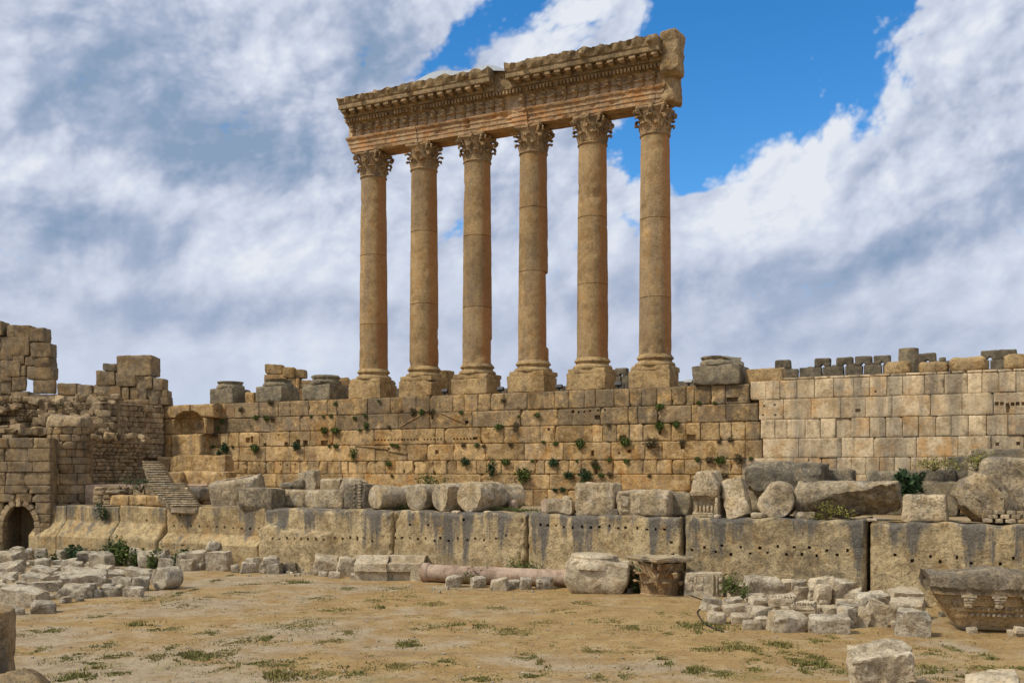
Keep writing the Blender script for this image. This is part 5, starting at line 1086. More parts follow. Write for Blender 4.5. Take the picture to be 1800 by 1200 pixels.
o = drum(0, 0, .62, 1.25, 'short drum lying on its side at the right of the left heap', 801, 'rubble_stone', loc=((277-900)/1800*gY(1037), gY(1037)+.2, .60), frame=R(-28), group=GL, rough=.06)
mb = MB(); s = 1800/gY(1000); rock(mb, (27/s*1.05, .8, .62), (0, 0, .3), (0, R(10), R(20)), .09, .09, .18, 8, 805, (.1, 0, 0), .35, .25); tag(mb.build('sculpture_fragment', 'rubble_stone', loc=((371-900)/s, gY(1000)+.75, 1.17)), 'lumpy sculpted fragment resting on the tall grooved block', 'sculpture')
rs = np.random.RandomState(17)
for k in range(90):                                       # the small stuff between the bigger stones of the heap
    y = rs.uniform(972, 1062); xm = 300-(y-972)*.4 if y < 1040 else 230-(y-1040)*5
    x = rs.uniform(-10, max(60, xm)); w = rs.uniform(6, 20)
    gs(x, y-w*.55, x+w, y, SMALL_L, 'rubble_stone', .8, rs.uniform(-35, 35), 4, .08, group='small stones filling the left heap')
Mm = [
 (405, 992, 419, 1006, 'small dark stone left of the faceted white stone', 'rubble_stone', .8, 0, 4, .08), (420, 985, 451, 1007, 'faceted white stone at the foot of the podium, left of the streaked giant block', 'rubble_stone', .8, 20, 8, .1), (432, 978, 457, 996, 'grey rock behind the faceted white stone', 'rubble_stone', .8, 0, 6, .15),
 (457, 988, 496, 1004, 'low pale rock in front of the streaked giant block', 'rubble_stone', .6, -8, 6, .15), (461, 978, 491, 994, 'dome-topped pale rock behind the low pale rock', 'rubble_stone', .8, 10, 6, .25), (497, 988, 523, 1002, 'grey rock against the streaked giant block', 'grey_stone', .7, 0, 6, .2),
 (553, 975, 593, 996, 'pale overhanging block with a dark hollow under it', 'cream_stone', .7, 10, 5, .1), (556, 990, 592, 1010, 'dark filler standing in for the shaded hollow under the overhanging block', 'dark_stone', .7, 0, 5, .1),  # second entry fills the void; its dark tone stands in for shade
 (591, 977, 629, 1013, 'carved pale lump at the left end of the broken slab', 'cream_stone', .7, 20, 8, .3), (560, 1004, 576, 1013, 'small flat stone in front of the overhanging block', 'rubble_stone', .8, 0, 4, .08), (577, 1002, 598, 1016, 'roundish white stone left of the broken slab', 'rubble_stone', .8, 0, 6, .2), (616, 1008, 633, 1017, 'small grey stone at the front corner of the broken slab', 'rubble_stone', .8, 0, 5, .1),
 (781, 1009, 813, 1031, 'white round stone, leftmost in front of the granite column', 'rubble_stone', .8, 0, 7, .3), (823, 1011, 857, 1032, 'second white round stone in front of the granite column', 'rubble_stone', .8, 20, 6, .35), (862, 1013, 896, 1036, 'lumpy white stone in the middle before the granite column', 'rubble_stone', .8, -15, 8, .2), (893, 1018, 913, 1033, 'small white stone wedged between two larger ones by the granite column', 'rubble_stone', .8, 0, 6, .15),
 (911, 1014, 936, 1035, 'upright egg-shaped white stone before the granite column', 'rubble_stone', .8, 10, 6, .4), (941, 1013, 972, 1035, 'crumbly white stone right of the egg-shaped one', 'rubble_stone', .8, -10, 8, .2), (966, 1013, 988, 1031, 'last white stone before the broken column base', 'rubble_stone', .8, 15, 6, .25),
 (1105, 1016, 1134, 1040, 'orange-tinged rock between the column base and the fallen capital', 'cream_stone', .8, 15, 6, .15), (1101, 1033, 1113, 1041, 'tiny white stone before the orange-tinged rock', 'rubble_stone', .8, 0, 4, .08)]
for (x0, y0, x1, y1, lab, mat, df, yaw, ch, bev) in Mm: gs(x0, y0, x1, y1, lab, mat, df, yaw, ch, bev, group=GM)
rs = np.random.RandomState(23)
for k in range(34):
    x = rs.choice([rs.uniform(400, 560), rs.uniform(505, 555), rs.uniform(740, 1110), rs.uniform(1000, 1220)]); y = (1001 if x < 600 else 1030)+rs.uniform(0, 12); w = rs.uniform(3, 9)
    gs(x, y-w*.6, x+w, y, 'pebble-sized pale stone scattered along the foot of the giant blocks', 'rubble_stone', .8, rs.uniform(-40, 40), 3, .05, group='pebbles along the foot of the giant blocks', name='pebble')
# broken moulded slab in two pieces
def slab(x0, x1, label, seed, notch=False):
    Yd = gY(1020); s = 1800/Yd; X0, X1 = (x0-900)/s, (x1-900)/s; mb = MB(); xm = (X0+X1)/2
    pr = [(0, .55), (-.04, 1.0), (.55, 1.04), (.75, 1.42), (1.5, 1.42), (1.5, -.1), (.28, -.1), (.28, .5)]
    def fn(p):
        p = p.copy(); f = p[:, 1] < .5; p[:, 0] += .12*fbm(p*2+seed, 3)
        return p
    extrude(mb, pr, X0-xm, X1-xm, .12, .04, 2.5, seed, (.05, .1, 0), fn, .14)
    if notch: rock(mb, (.75, .9, 1.08), (X1-xm-.36, .42, .46), (0, 0, 0), .11, .03, .06, 2, seed)
    return tag(mb.build('moulded_slab', 'cream_stone', loc=(xm, Yd-.1, 0), rot=-R(6), sharp=40), label, 'slab', 'two halves of the broken moulded slab')
slab(622, 679, 'left half of the cracked moulded slab, beside the carved pale lump', 821); slab(681, 742, 'right half of the cracked moulded slab, touching the granite column', 822, True)
# fallen granite column
P0 = Vector(((744-900)/1800*60.6, 60.6, .52)); P1 = Vector(((1004-900)/1800*57.4, 57.4, .50)); d = P1-P0; Lc = d.length
mb = MB(); lathe(mb, [(.5, 0), (.57, .03), (.585, .3), (.56, .42), (.50, .47)]+[(.50-.03*v/Lc, v) for v in np.arange(.6, Lc, .3)]+[(.45, Lc)], 36, amp=.03, seed=5)
q = Vector((0, 0, 1)).rotation_difference(d); o = mb.build('granite_column', 'pink_granite', loc=P0, sharp=45); o.rotation_mode = 'QUATERNION'; o.rotation_quaternion = q
tag(o, 'long pink granite column shaft lying before the giant blocks', 'column', None)
# broken column base
Yd = gY(1034); s = 1800/Yd; root = empty('fallen_pedestal', ((1051-900)/1800*55.6, 55.6, 0), R(-12), 'broken column base with round moulded top and rough underside', 'column base')
def bw(p):
    p = p.copy(); t = np.clip(-p[:, 2]/.9, 0, 1); p[:, :2] *= (1-.24*t**1.6)[:, None]; return p
mb = MB(); rock(mb, (3.4, 2.8, 1.75), (.05, 0, .80), (0, R(3), 0), .09, .08, .12, 5, 836, (.02, .2, -.1), chipdep=.08, warp=bw, mx=36); mb.build('rough_plinth', 'cream_stone', root)
mb = MB(); lathe(mb, [(1.50, 1.3), (1.52, 1.50), (1.44, 1.62), (1.36, 1.66), (1.32, 1.78), (1.26, 1.84), (1.28, 1.92), (1.22, 2.0), (.9, 2.02), (.4, 2.03), (.02, 2.03)], 48, (-.25, -.05, 0), (R(1), R(2), 0), .07, 1.5, 832, (.05, .1, 0)); mb.build('torus_moulding', 'cream_stone', root, sharp=50)
# fallen corinthian capital
Yd = gY(1041); s = 1800/Yd; root = empty('corinthian_capital', ((1160-900)/1800*54.2, 54.2, 0), R(28), 'fallen Corinthian capital with a flat slab top and curling leaves', 'capital')
mb = MB(); capital_mesh(mb, 841); mb.V = [v*np.array([.98, .98, .98])+np.array([0, 0, -.05]) for v in mb.V]
mb.build('leaves', 'carved_stone', root, sharp=50)
mb = MB(); abacus_mesh(mb, 842, 1.78, 2.0, 1.36); mb.V = [v+np.stack([fbm(v*1.5+i*8, 3) for i in range(3)], 1)*.08 for v in mb.V]; mb.build('abacus', 'drum_stone', root, sharp=45)
# relief block
Yd = 53.1; s = 1800/Yd; root = empty('relief_block', ((1238-900)/s, Yd, 0), R(-5), 'square block with a worn carved relief and a vertical band, right of the fallen capital', 'carved block')
mb = MB(); rock(mb, (67/s, 1.1, 1.24), (0, .6, .6), (0, 0, 0), .10, .04, .05, 3, 851); mb.build('body', 'cream_stone', root)
mb = MB()
for x, z, w, h in ((.45, .62, .12, 1.1), (.62, .62, .06, 1.05), (-.35, 1.05, .55, .12), (-.42, .86, .1, .34), (-.1, .9, .1, .3), (-.25, .5, .35, .3), (-.72, .95, .3, .25), (.82, .9, .2, .22), (.85, .5, .2, .3), (-.7, .45, .25, .35)): rock(mb, (w, .16, h), (x, .06, z), (0, 0, 0), .06, .03, .05, 2, int(x*99+z*10)+200)
mb.build('relief', 'cream_stone', root)
# right pile
Rr_ = [
 (1309, 1010, 1375, 1040, 'broad mound-shaped boulder at the back of the right pile', .7, 0, 6, .4), (1282, 1023, 1311, 1034, 'thin pale slab on the long pale block, back left of the right pile', .7, 5, 2, .05), (1276, 1031, 1313, 1049, 'long pale squared block at the back left of the right pile', .6, 6, 2, .05), (1325, 1037, 1348, 1047, 'small flat stone below the mound-shaped boulder', .8, 0, 3, .06),
 (1352, 1025, 1381, 1041, 'wedge stone right of the mound-shaped boulder', .8, 20, 5, .1), (1374, 1014, 1395, 1039, 'dark rounded stone at the back of the right pile', .8, 0, 5, .25), (1391, 1015, 1415, 1028, 'squared grey stone beside the dark rounded one', .7, -5, 2, .06), (1395, 1028, 1422, 1056, 'upright block with a pale sloped top, middle back of the right pile', .8, 8, 4, .08),
 (1387, 1034, 1398, 1047, 'little cube-like stone left of the upright block', .9, 0, 2, .05), (1420, 1032, 1431, 1058, 'narrow upright post-like stone of the right pile', .9, 0, 2, .05), (1428, 1011, 1467, 1030, 'low grey wall-like stone at the back right of the right pile', .6, 0, 4, .1), (1432, 1025, 1460, 1062, 'brown carved block in shadow, behind the paved slabs of the right pile', .7, 5, 4, .1),
 (1456, 1016, 1502, 1041, 'flat grey boulder against the giant block, back right of the pile', .7, 8, 6, .2), (1469, 1029, 1514, 1049, 'pale squared block on the back right of the pile', .7, -10, 2, .06), (1461, 1047, 1522, 1058, 'wide pale slab lying flat like a table top', .8, -4, 3, .05), (1467, 1056, 1512, 1078, 'shaded block under the table-like slab', .6, -4, 3, .08),
 (1354, 1044, 1400, 1073, 'squared block with a dotted inscription-like band, middle of the right pile', .7, 3, 2, .05), (1390, 1055, 1441, 1085, 'tilted block with a carved dotted border', .7, -22, 2, .05), (1230, 1049, 1269, 1073, 'flat pointed slab at the left tip of the right pile', .7, 12, 6, .1), (1242, 1060, 1269, 1083, 'carved stone with a zigzag band at the left of the right pile', .8, 30, 5, .12),
 (1243, 1074, 1277, 1097, 'dome-shaped boulder at the front left of the right pile', .8, 0, 6, .4), (1271, 1048, 1305, 1064, 'flat pale slab behind the long whitish slab', .8, 4, 3, .08), (1271, 1061, 1315, 1084, 'long whitish slab with a dark underside', .6, 6, 5, .08), (1305, 1044, 1347, 1064, 'angular pale block behind the pointed boulder', .7, -14, 5, .1),
 (1314, 1047, 1354, 1070, 'rounded pale boulder in the middle of the right pile', .8, 10, 6, .3), (1307, 1062, 1358, 1096, 'pointed pale boulder at the centre of the right pile', .8, 25, 9, .15), (1283, 1078, 1322, 1097, 'smooth wedge-shaped white stone at the front left of the pile', .7, -10, 6, .15), (1305, 1089, 1339, 1107, 'pitted grey-white stone lowest at the front of the right pile', .8, 0, 6, .2),
 (1325, 1082, 1353, 1105, 'crumbly stone left of the biggest front boulder', .8, 15, 7, .2), (1347, 1074, 1422, 1111, 'biggest boulder at the front of the right pile, pale sloping face', .7, 14, 9, .2), (1419, 1076, 1492, 1113, 'long weathered boulder at the front right of the pile, hollow below', .5, -4, 7, .2), (1442, 1063, 1475, 1083, 'lumpy stone above the long weathered boulder', .8, 0, 7, .25),
 (1466, 1064, 1504, 1102, 'sloping squared block leaning right, front right of the pile', .7, 35, 2, .06), (1480, 1066, 1506, 1104, 'upright squared block beside the leaning one', .8, 25, 2, .06), (1504, 1068, 1528, 1102, 'short upright block left of the pinkish tilted slab', .9, -6, 3, .07), (1518, 1056, 1565, 1102, 'pinkish slab tilted against the pile at the right end', .45, -8, 2, .06),
 (1504, 1038, 1562, 1074, 'rounded mound of stone at the back right end of the pile', .8, 0, 6, .5), (1561, 1031, 1615, 1057, 'back block of three big squared blocks left of the cornice fragment', .7, -4, 3, .06), (1561, 1051, 1632, 1091, 'middle block of three big squared blocks, flat top with small pits', .8, -18, 2, .05), (1571, 1066, 1640, 1118, 'front block of three big squared blocks, pitted face', .8, -12, 3, .07), (1568, 1087, 1587, 1106, 'small block at the left foot of the front squared block', .8, -10, 2, .05)]
for k, (x0, y0, x1, y1, lab, df, yaw, ch, bev) in enumerate(Rr_):
    o = gs(x0, y0, x1, y1, lab, 'cream_stone' if k % 3 else 'rubble_stone', df, yaw, ch, bev, group=GR, tilt=(0, 24) if 'pinkish' in lab else (0, 0))
    if 'inscription' in lab or 'dotted border' in lab:
        w, h, dp = o.dimensions; mb = MB(); ww = o.dimensions.x*.42; hh = o.dimensions.z; yy = -o.dimensions.y/2-.01
        for j in range(9): rock(mb, (.07, .12, .09), (-ww+j*ww/4.3, yy*.80, hh*.62), (0, 0, 0), .05, .01, .02, 0, j)
        for j in (.2, .36): rock(mb, (ww*1.9, .12, .05), (0, yy*.80, hh*j), (0, 0, 0), .08, .01, .02, 0, 5)
        mb.build('carved_band', 'drum_stone', o)
rs = np.random.RandomState(29)
for k in range(75):
    y = rs.uniform(1046, 1104); x = rs.uniform(1262+(y-1046)*.6, 1515); w = rs.uniform(6, 19)
    gs(x, y-w*.6, x+w, y, 'small pale rubble stone filling gaps in the right pile', 'cream_stone', .8, rs.uniform(-35, 35), 4, .08, group='small stones filling the right pile')
# big cornice fragment
Yd = 40.6; X0, X1 = (1622-900)/1800*Yd, (1880-900)/1800*Yd; xm = (X0+X1)/2
root = empty('cornice_fragment', (xm+.5, Yd, 0), R(-12), 'great fallen cornice fragment with modillions and egg carving, at the right edge', 'cornice')
mb = MB()
pr = [(-.10, 2.32), (-.22, 2.2), (-.20, 1.85), (-.06, 1.72), (-.04, 1.55), (.26, 1.48), (.30, 1.12), (.38, 1.06), (.41, .86), (.48, .80), (.52, .58), (.58, .52), (.75, .22), (1.6, .18), (1.9, 2.3), (1.0, 2.42)]
def cf(p):
    p = p.copy(); t = np.clip((X0-xm+1.5-p[:, 0])/1.5, 0, 1); p[:, 0] += t*np.clip(1.75-p[:, 2], 0, 2)*.75*(.6+.4*t); p[:, 1] += t**2*.5
    top = p[:, 2] > 1.7; am = .10*top+.02; p = p+np.stack([fbm(p*2.2+i*7, 4, .65) for i in range(3)], 1)*am[:, None]
    p[:, 2] += .22*np.clip((p[:, 2]-2.2)*8, 0, 1)*np.exp(-((p[:, 0]+.55)/1.1)**2); return p
extrude(mb, pr, X0-xm, X1-xm, .09, .03, 3, 861, (.04, .8, -.2), cf, .1)
for v_, a_ in zip(mb.V, mb.A): u_ = np.clip((v_[:, 2]-1.45)*4, 0, 1); a_[:, 0] = .18-.26*u_; a_[:, 1] = .8*(1-u_); a_[:, 2] = -.2+1.3*u_  # light on the lower courses put into the tone; upper part grey
mb.build('body', 'drum_stone', root)
mb = MB(); rs = np.random.RandomState(2); x = X0-xm+1.62
while x < X1-xm: rock(mb, (.12, .12, .15), (x, .34, .98), (0, 0, 0), .05, .012, .05, 0, int(x*90)+900); rock(mb, (.17, .14, .16), (x+.02, .44, .72), (0, 0, 0), .05, .012, .07, 0, int(x*90)+901); x += .205
mb.build('egg_row', 'drum_stone', root)
for k in range(6):
    mb = MB(); x = X0-xm+1.45+k*1.12
    for j, (w, h) in enumerate(((.56, .1), (.46, .1), (.36, .1), (.28, .18))): rock(mb, (w, .4, h*1.1), (x, .12+.03*j, 1.50-.1*j-(.04 if j == 3 else 0)), (0, 0, 0), .07, .015, .03, 0, k*9+j)
    mb.build('modillion', 'drum_stone', root)
gs(1700, 1100, 1716, 1112, 'small prop stone under the left end of the cornice fragment', 'cream_stone', .9, 0, 2, .04); gs(1775, 1106, 1830, 1118, 'flat prop stone under the cornice fragment at the right edge', 'cream_stone', .6, 0, 2, .04); gs(1783, 1101, 1801, 1109, 'rounded prop stone on the flat prop stone', 'cream_stone', .8, 0, 3, .05, z=.22); gs(1650, 1075, 1662, 1084, 'small grey stone behind the left of the cornice fragment', 'grey_stone', .8, 0, 4, .06)
# foreground
gs(1487, 1136, 1607, 1212, 'large pitted block with a flat pale top in the right foreground', 'cream_stone', .7, -14, 5, .1, amp=.06, attr=(.03, 0, .3), cell=.07)
gs(1695, 1184, 1790, 1240, 'pale block cut by the bottom edge, right foreground', 'cream_stone', .7, -12, 3, .06, cell=.08)
Yd = 20.0; s = 1800/Yd; mb = MB(); rock(mb, (1.1, .9, 3.85), (0, 0, 1.84), (0, 0, R(14)), .10, .05, .10, 5, 871, (0, .2, .1), 0, .05); tag(mb.build('stone_pier', 'brown_stone', loc=((-31-900)/s, Yd, 0)), 'brown stone pier close to the camera at the lower left corner', 'pier')
Yd = 18.6; s = 1800/Yd; mb = MB(); rock(mb, (1.75, 1.2, 2.9), (0, 0, 1.40), (0, 0, R(8)), .10, .08, .5, 5, 872, (.05, .3, 0), 0, .06); tag(mb.build('boulder', 'brown_stone', loc=((-4-900)/s, Yd, 0)), 'rounded brown boulder in front of the stone pier, lower left corner', 'boulder')
# cable
def gp(x, y, z=.03): Yd = (EYE-z)*1800/(y-828); X = (x-900)/1800*Yd; return (X, Yd, z+float(ground_h(np.array([X]), np.array([Yd]))[0]))
ctl = [(1200, 1040), (1208, 1044), (1220, 1049), (1232, 1052), (1245, 1056), (1243, 1066), (1229, 1071), (1225, 1076), (1230, 1085), (1239, 1096), (1252, 1103), (1262, 1107), (1272, 1111)]
cp_ = np.array([gp(x, y) for x, y in ctl]); tt = np.linspace(0, len(cp_)-1, 70); cv = np.stack([np.interp(tt, np.arange(len(cp_)), cp_[:, i]) for i in range(3)], 1)
for _ in range(3): cv[1:-1] = (cv[:-2]+cv[1:-1]*2+cv[2:])/4
mb = MB(); tube(mb, cv, .03, 8); tag(mb.build('cable', 'black_rubber'), 'black cable snaking over the ground by the right rubble pile', 'cable')

# ================================================================== PLANTS
def tuft_mesh(seed, hang, mat, n=230):
    rs = np.random.RandomState(seed); p = rs.normal(size=(n, 3)); p /= np.linalg.norm(p, axis=1, keepdims=True); r = rs.rand(n, 1)**.45
    p = p*r*np.array([1, .6, .8 if not hang else 1.7])*(1+.35*fbm(p*1.7+seed, 2))[:, None]; p[:, 1] -= .35
    if hang: p[:, 2] -= .5; p[:, 0] *= (1-.28*np.clip(-p[:, 2], 0, 2))
    mb = MB(); leaves(mb, p, .42, rs)
    for k in range(6): q = p[rs.randint(n)]; tube(mb, [(0, .1, 0), q*.5+np.array([0, 0, .05]), q], .03, 4, (-.3, 1, 0))
    return mb
protos = {}
for kind, mat in (('g', 'leaf_green'), ('d', 'leaf_dark'), ('b', 'leaf_brown')):
    for v in range(3):
        for hg in (0, 1): protos[kind, v, hg] = (tuft_mesh(v*7+hg*31+ord(kind), hg, mat), mat)
T_ = '''391,741,5g 384,754,4g 379,764,5b 397,788,9d 409,785,3g 375,785,4g 386,796,5d 449,788,8g 522,785,8d 425,720,5b 476,707,5b 450,734,5g 469,735,6g 479,736,5b 547,732,3g 569,732,3g 582,731,4g 590,710,4g 624,735,4g 642,730,4g 644,747,5G 571,757,7g 590,757,7g 632,756,3g 591,784,5g 579,784,3g 622,795,7G 684,815,6g 689,836,3g 684,750,3b
666,705,3g 727,724,7b 742,725,6g 760,724,7b 811,725,4g 685,752,3b 886,704,5b 945,730,5g 877,751,7g 912,732,3g 907,747,6B 839,783,5g 690,782,4g 698,784,4g 815,782,5b 851,784,4b 897,781,4b 977,780,5g 955,777,3g 1020,780,9g 819,812,8d 865,817,10D 889,812,7g 936,810,3g 974,814,8d 1014,810,3g 1045,814,6b 921,836,14g 1001,835,8d 1030,836,12d 911,862,6g 976,861,4d 989,861,5d 919,887,5g
1099,777,9g 1146,780,12b 1160,749,9g 1189,746,7g 1160,715,7g 1229,708,4g 1256,708,3g 1070,747,4b 1200,777,6b 1264,776,4b 1284,773,5b 1045,815,5G 1101,811,5g 1071,809,4g 1052,822,4g 1226,807,5g 1247,809,7b 1267,809,9g 1300,807,9b 1320,806,4g 1057,835,5g 1072,834,5b 1274,836,6b 1142,836,4b'''.split()
cols = [Wd(A0+SP*i, DC) for i in range(6)]; colx = [900+1800*c.x/c.y for c in cols]
course_names = ['just below the plinths', 'in the second joint down', 'in the third joint down', 'in the middle joint', 'above the small-stone course', 'below the small-stone course', 'near the foot of the wall', 'at the foot of the wall']
recs = []
for k, t_ in enumerate(T_):
    x, y, rk = t_.split(','); x, y = float(x), float(y); r = float(rk[:-1]); kd = rk[-1]; hang = kd in 'GDB'; kd = kd.lower()
    z = zz(x, y, DU); ci = int(np.argmin([abs(z-q) for q in (12.0, 10.97, 9.76, 8.55, 7.30, 6.29, 5.19, 4.2)]))
    if x < colx[0]-35: n_ = min(2, int((x-360)/95)); wh = ('below the leftmost dark pedestal', 'below the second dark pedestal', 'below the third dark pedestal')[n_]
    elif x > colx[5]+35: wh = 'below the right grey pedestal'
    else:
        j = int(np.argmin([abs(x-c) for c in colx]))
        if abs(x-colx[j]) < 24 or x < colx[0]: wh = 'under the %s column' % ordn[j]
        else: j0 = max(i for i in range(6) if colx[i] < x); wh = 'between columns %d, %d' % (j0+1, min(6, j0+2))
    sz = 'tiny' if r < 4 else 'small' if r < 6 else 'bushy' if r < 9 else 'large'
    cn = {'g': 'green', 'd': 'dark green', 'b': 'dry brown'}[kd]
    recs.append([x, y, r, kd, hang, z, ('%s %s%s tuft %s, %s' % (sz, 'hanging ' if hang else '', cn, wh, course_names[ci]))])
from collections import defaultdict
dd = defaultdict(list)
for q in recs: dd[q[6]].append(q)
for lab, qs in dd.items():
    if len(qs) > 1:
        for i, q in enumerate(sorted(qs, key=lambda q: q[0])): q[6] = lab.replace(' tuft', ' tuft (%s)' % (('left', 'right') if len(qs) == 2 else ('left', 'middle', 'right', 'rightmost'))[i])
made = {}
for k, (x, y, r, kd, hang, z, lab) in enumerate(recs):
    key = (kd, k % 3, int(hang)); rm = r/scl(x, DU)*1.10
    if key not in made: o = protos[key][0].build('wall_shrub', protos[key][1], sharp=0, smooth=False); made[key] = o
    else: o = made[key].copy(); C.objects.link(o)
    o.location = Wd(ax(x, DU), DU, z); o.rotation_euler = (0, 0, -TH); sq = random.Random(k).uniform(.85, 1.2); o.scale = (rm*sq, rm, rm/sq**.5)
    tag(o, lab.replace('(', '').replace(')', ''), 'shrub', 'shrubs growing on the podium wall')
def bush(loc, rad, n, leaf, mat, label, seed, name='bush', stem=True, cat='bush', group=None, clumps=7):
    rs = np.random.RandomState(seed); rad = np.array(rad); cc = rs.normal(size=(clumps, 3))*.5; cc[:, 2] = np.abs(cc[:, 2])+.2
    p = cc[rs.randint(clumps, size=n)]+rs.normal(size=(n, 3))*.27; p[:, 2] = np.abs(p[:, 2]); p = p*rad
    mb = MB(); leaves(mb, p, leaf, rs)
    root = empty(name, loc, 0, label, cat, group); mb.build('foliage', mat, root, smooth=False)
    if stem:
        mb = MB()
        for k in range(8): q = cc[k % clumps]*rad; tube(mb, [(0, 0, -.1), q*.5+rs.normal(size=3)*.05*rad, q], [.03, .02, .01], 5)
        mb.build('stems', 'bark', root)
    return root
GLp = lambda x, D, z: Wd(ax(x, D), D, z)
# fig bush on the terrace: long arching leafy shoots
rs = np.random.RandomState(5); mb = MB(); ms_ = MB()
for k in range(26):
    an = rs.uniform(0, 2*math.pi); ln = rs.uniform(.45, 1.05); up = rs.uniform(.3, 1.2); pts = np.array([(ln*.75*t*math.cos(an), ln*.5*t*math.sin(an), up*t*1.3-.5*t*t) for t in np.linspace(0, 1, 9)]); tube(ms_, pts, .015, 4)
    for q in pts[2:]: leaves(mb, q+rs.normal(size=(9, 3))*.09, .30, rs)
root = empty('bush', GLp(1598, 60.8, 5.3), 0, 'dark green leafy bush growing between the grey blocks, right part of the terrace', 'bush'); mb.build('foliage', 'leaf_dark', root, smooth=False); ms_.build('stems', 'bark', root)
bush(GLp(1605, 60.2, 4.3), (.9, .4, .9), 500, .16, 'leaf_dark', 'dark weeds hanging below the leafy bush on the terrace', 61, 'weed', cat='weed')
bush(GLp(1642, 62.2, 6.6), (.9, .5, .6), 500, .12, 'leaf_yellow', 'yellowish weed on the grey block right of the leafy bush', 62, 'weed', cat='weed')
bush(GLp(1716, 61.2, 6.6), (.9, .5, .7), 500, .13, 'leaf_yellow', 'yellow-green weed behind the massive tilted drum', 63, 'weed', cat='weed')
bush(GLp(1456, 54.4, ZT), (.8, .4, .5), 500, .10, 'leaf_yellow', 'yellow-green weed at the left foot of the lying drum', 64, 'weed', cat='weed')
bush(GLp(762, 66.0, 5.2), (.8, .5, .9), 420, .17, 'leaf_green', 'leafy bush on the terrace behind the second and third drums', 65)
bush(GLp(705, 55.8, ZT), (.5, .4, .5), 300, .12, 'leaf_green', 'green weed in the gap between the two leftmost drums', 66, 'weed', cat='weed')
bush(GLp(486, 55.6, ZT), (.3, .3, .9), 260, .12, 'leaf_dark', 'tall dark weed against the low row of blocks', 67, 'weed', cat='weed')
bush(GLp(906, 56, ZT), (2.2, .7, .22), 700, .09, 'leaf_green', 'low green weeds on the terrace right of the broken drum', 68, 'weed', cat='weed')
bush(GLp(327, 58.0, 4.6), (.5, .4, .4), 200, .12, 'leaf_green', 'green weed on the blocks beside the stairs', 69, 'weed', cat='weed')
bush(((252-900)/1800*76, 75.6, 5.0), (.7, .5, .8), 300, .14, 'leaf_dark', 'dark green weed by the landing wall left of the stairs', 70, 'weed', cat='weed')
bush((gp(182, 905)[0]*0+(182-900)/1800*74.6, 74.4, 3.0), (.55, .4, 1.0), 500, .13, 'leaf_dark', 'dark ivy trailing down the podium base left of the three squared blocks', 71, 'ivy', cat='ivy')
for k, (x, z, lab) in enumerate(((12, 11.6, 'dry brown scrub on the crumbling masonry at the left edge'), (50, 10.6, 'dry brown scrub above the archway'), (100, 11.3, 'dry scrub above the round buttress, left one'), (140, 11.2, 'dry scrub above the round buttress, right one'), (133, 9.6, 'small dry scrub on the right of the round buttress top'), (210, 9.0, 'dry scrub on the low squared-stone wall'))):
    bush(((x-900)/1800*80.5, 80.3, z), (.9, .5, .55), 320, .14, 'leaf_brown', lab, 72+k, 'scrub', cat='scrub', group='dry scrub on the left ruins')
# greenery at the foot of the base blocks on the left
GF = 'ferns and weeds at the foot of the podium base'
for k, (x, y, w, h, mat, lab) in enumerate(((205, 975, 30, 30, 'leaf_green', 'tall bright fern in front of the sloping base block'), (190, 972, 20, 18, 'leaf_dark', 'dark fern left of the tall bright fern'), (235, 975, 24, 16, 'leaf_green', 'bright weed right of the tall fern'), (100, 974, 50, 12, 'leaf_dark', 'low dark bluish plants spreading by the left rubble heap'), (150, 971, 50, 12, 'leaf_dark', 'low dark plants behind the two upright blocks'), (10, 970, 26, 7, 'leaf_green', 'green weeds in front of the archway'), (277, 966, 16, 7, 'leaf_green', 'small green weed behind the trapezoid block'), (325, 968, 20, 8, 'leaf_dark', 'small dark weed on the base behind the squared block'))):
    k0 = (x-900)/1800; Yd = 51.7/(st*k0+ct); s = 1800/Yd; hz_ = max(.4, EYE-(y-h-828)*Yd/1800)
    bush((k0*Yd, Yd, 0), (w/s*.75, .6, hz_*.62), 700, .24, mat, lab, 90+k, 'fern' if 'fern' in lab else 'weed', cat='plant', group=GF)
bush(((914-900)/1800*58.8, 58.8, .5), (.8, .4, .5), 350, .16, 'leaf_green', 'green plant growing behind the granite column', 101, 'weed', cat='plant')
for k, (x, lab) in enumerate(((848, 'weeds spilling over the granite column, left clump'), (912, 'weeds spilling over the granite column, middle clump'), (965, 'weeds spilling over the granite column, right clump'))):
    q = gp(x, 1024); bush((q[0], q[1]-.3, .05), (.95, .5, .75), 420, .15, ('leaf_green', 'leaf_yellow')[k % 2], lab, 104+k, 'weed', cat='plant', group='weeds over the granite column')
q = gp(1120, 1039); bush((q[0], q[1], 0), (.55, .4, 1.1), 350, .22, 'leaf_green', 'green plant between the column base and the fallen capital', 108, 'plant', cat='plant')
q = gp(1286, 1050); bush((q[0], q[1], .3), (.5, .4, .6), 350, .14, 'leaf_green', 'bright green bush behind the long pale block of the right pile', 109)
q = gp(1306, 1060); bush((q[0], q[1]-.2, .3), (.25, .3, .5), 160, .12, 'leaf_green', 'little green weed among the stones of the right pile', 110, 'weed', cat='plant')
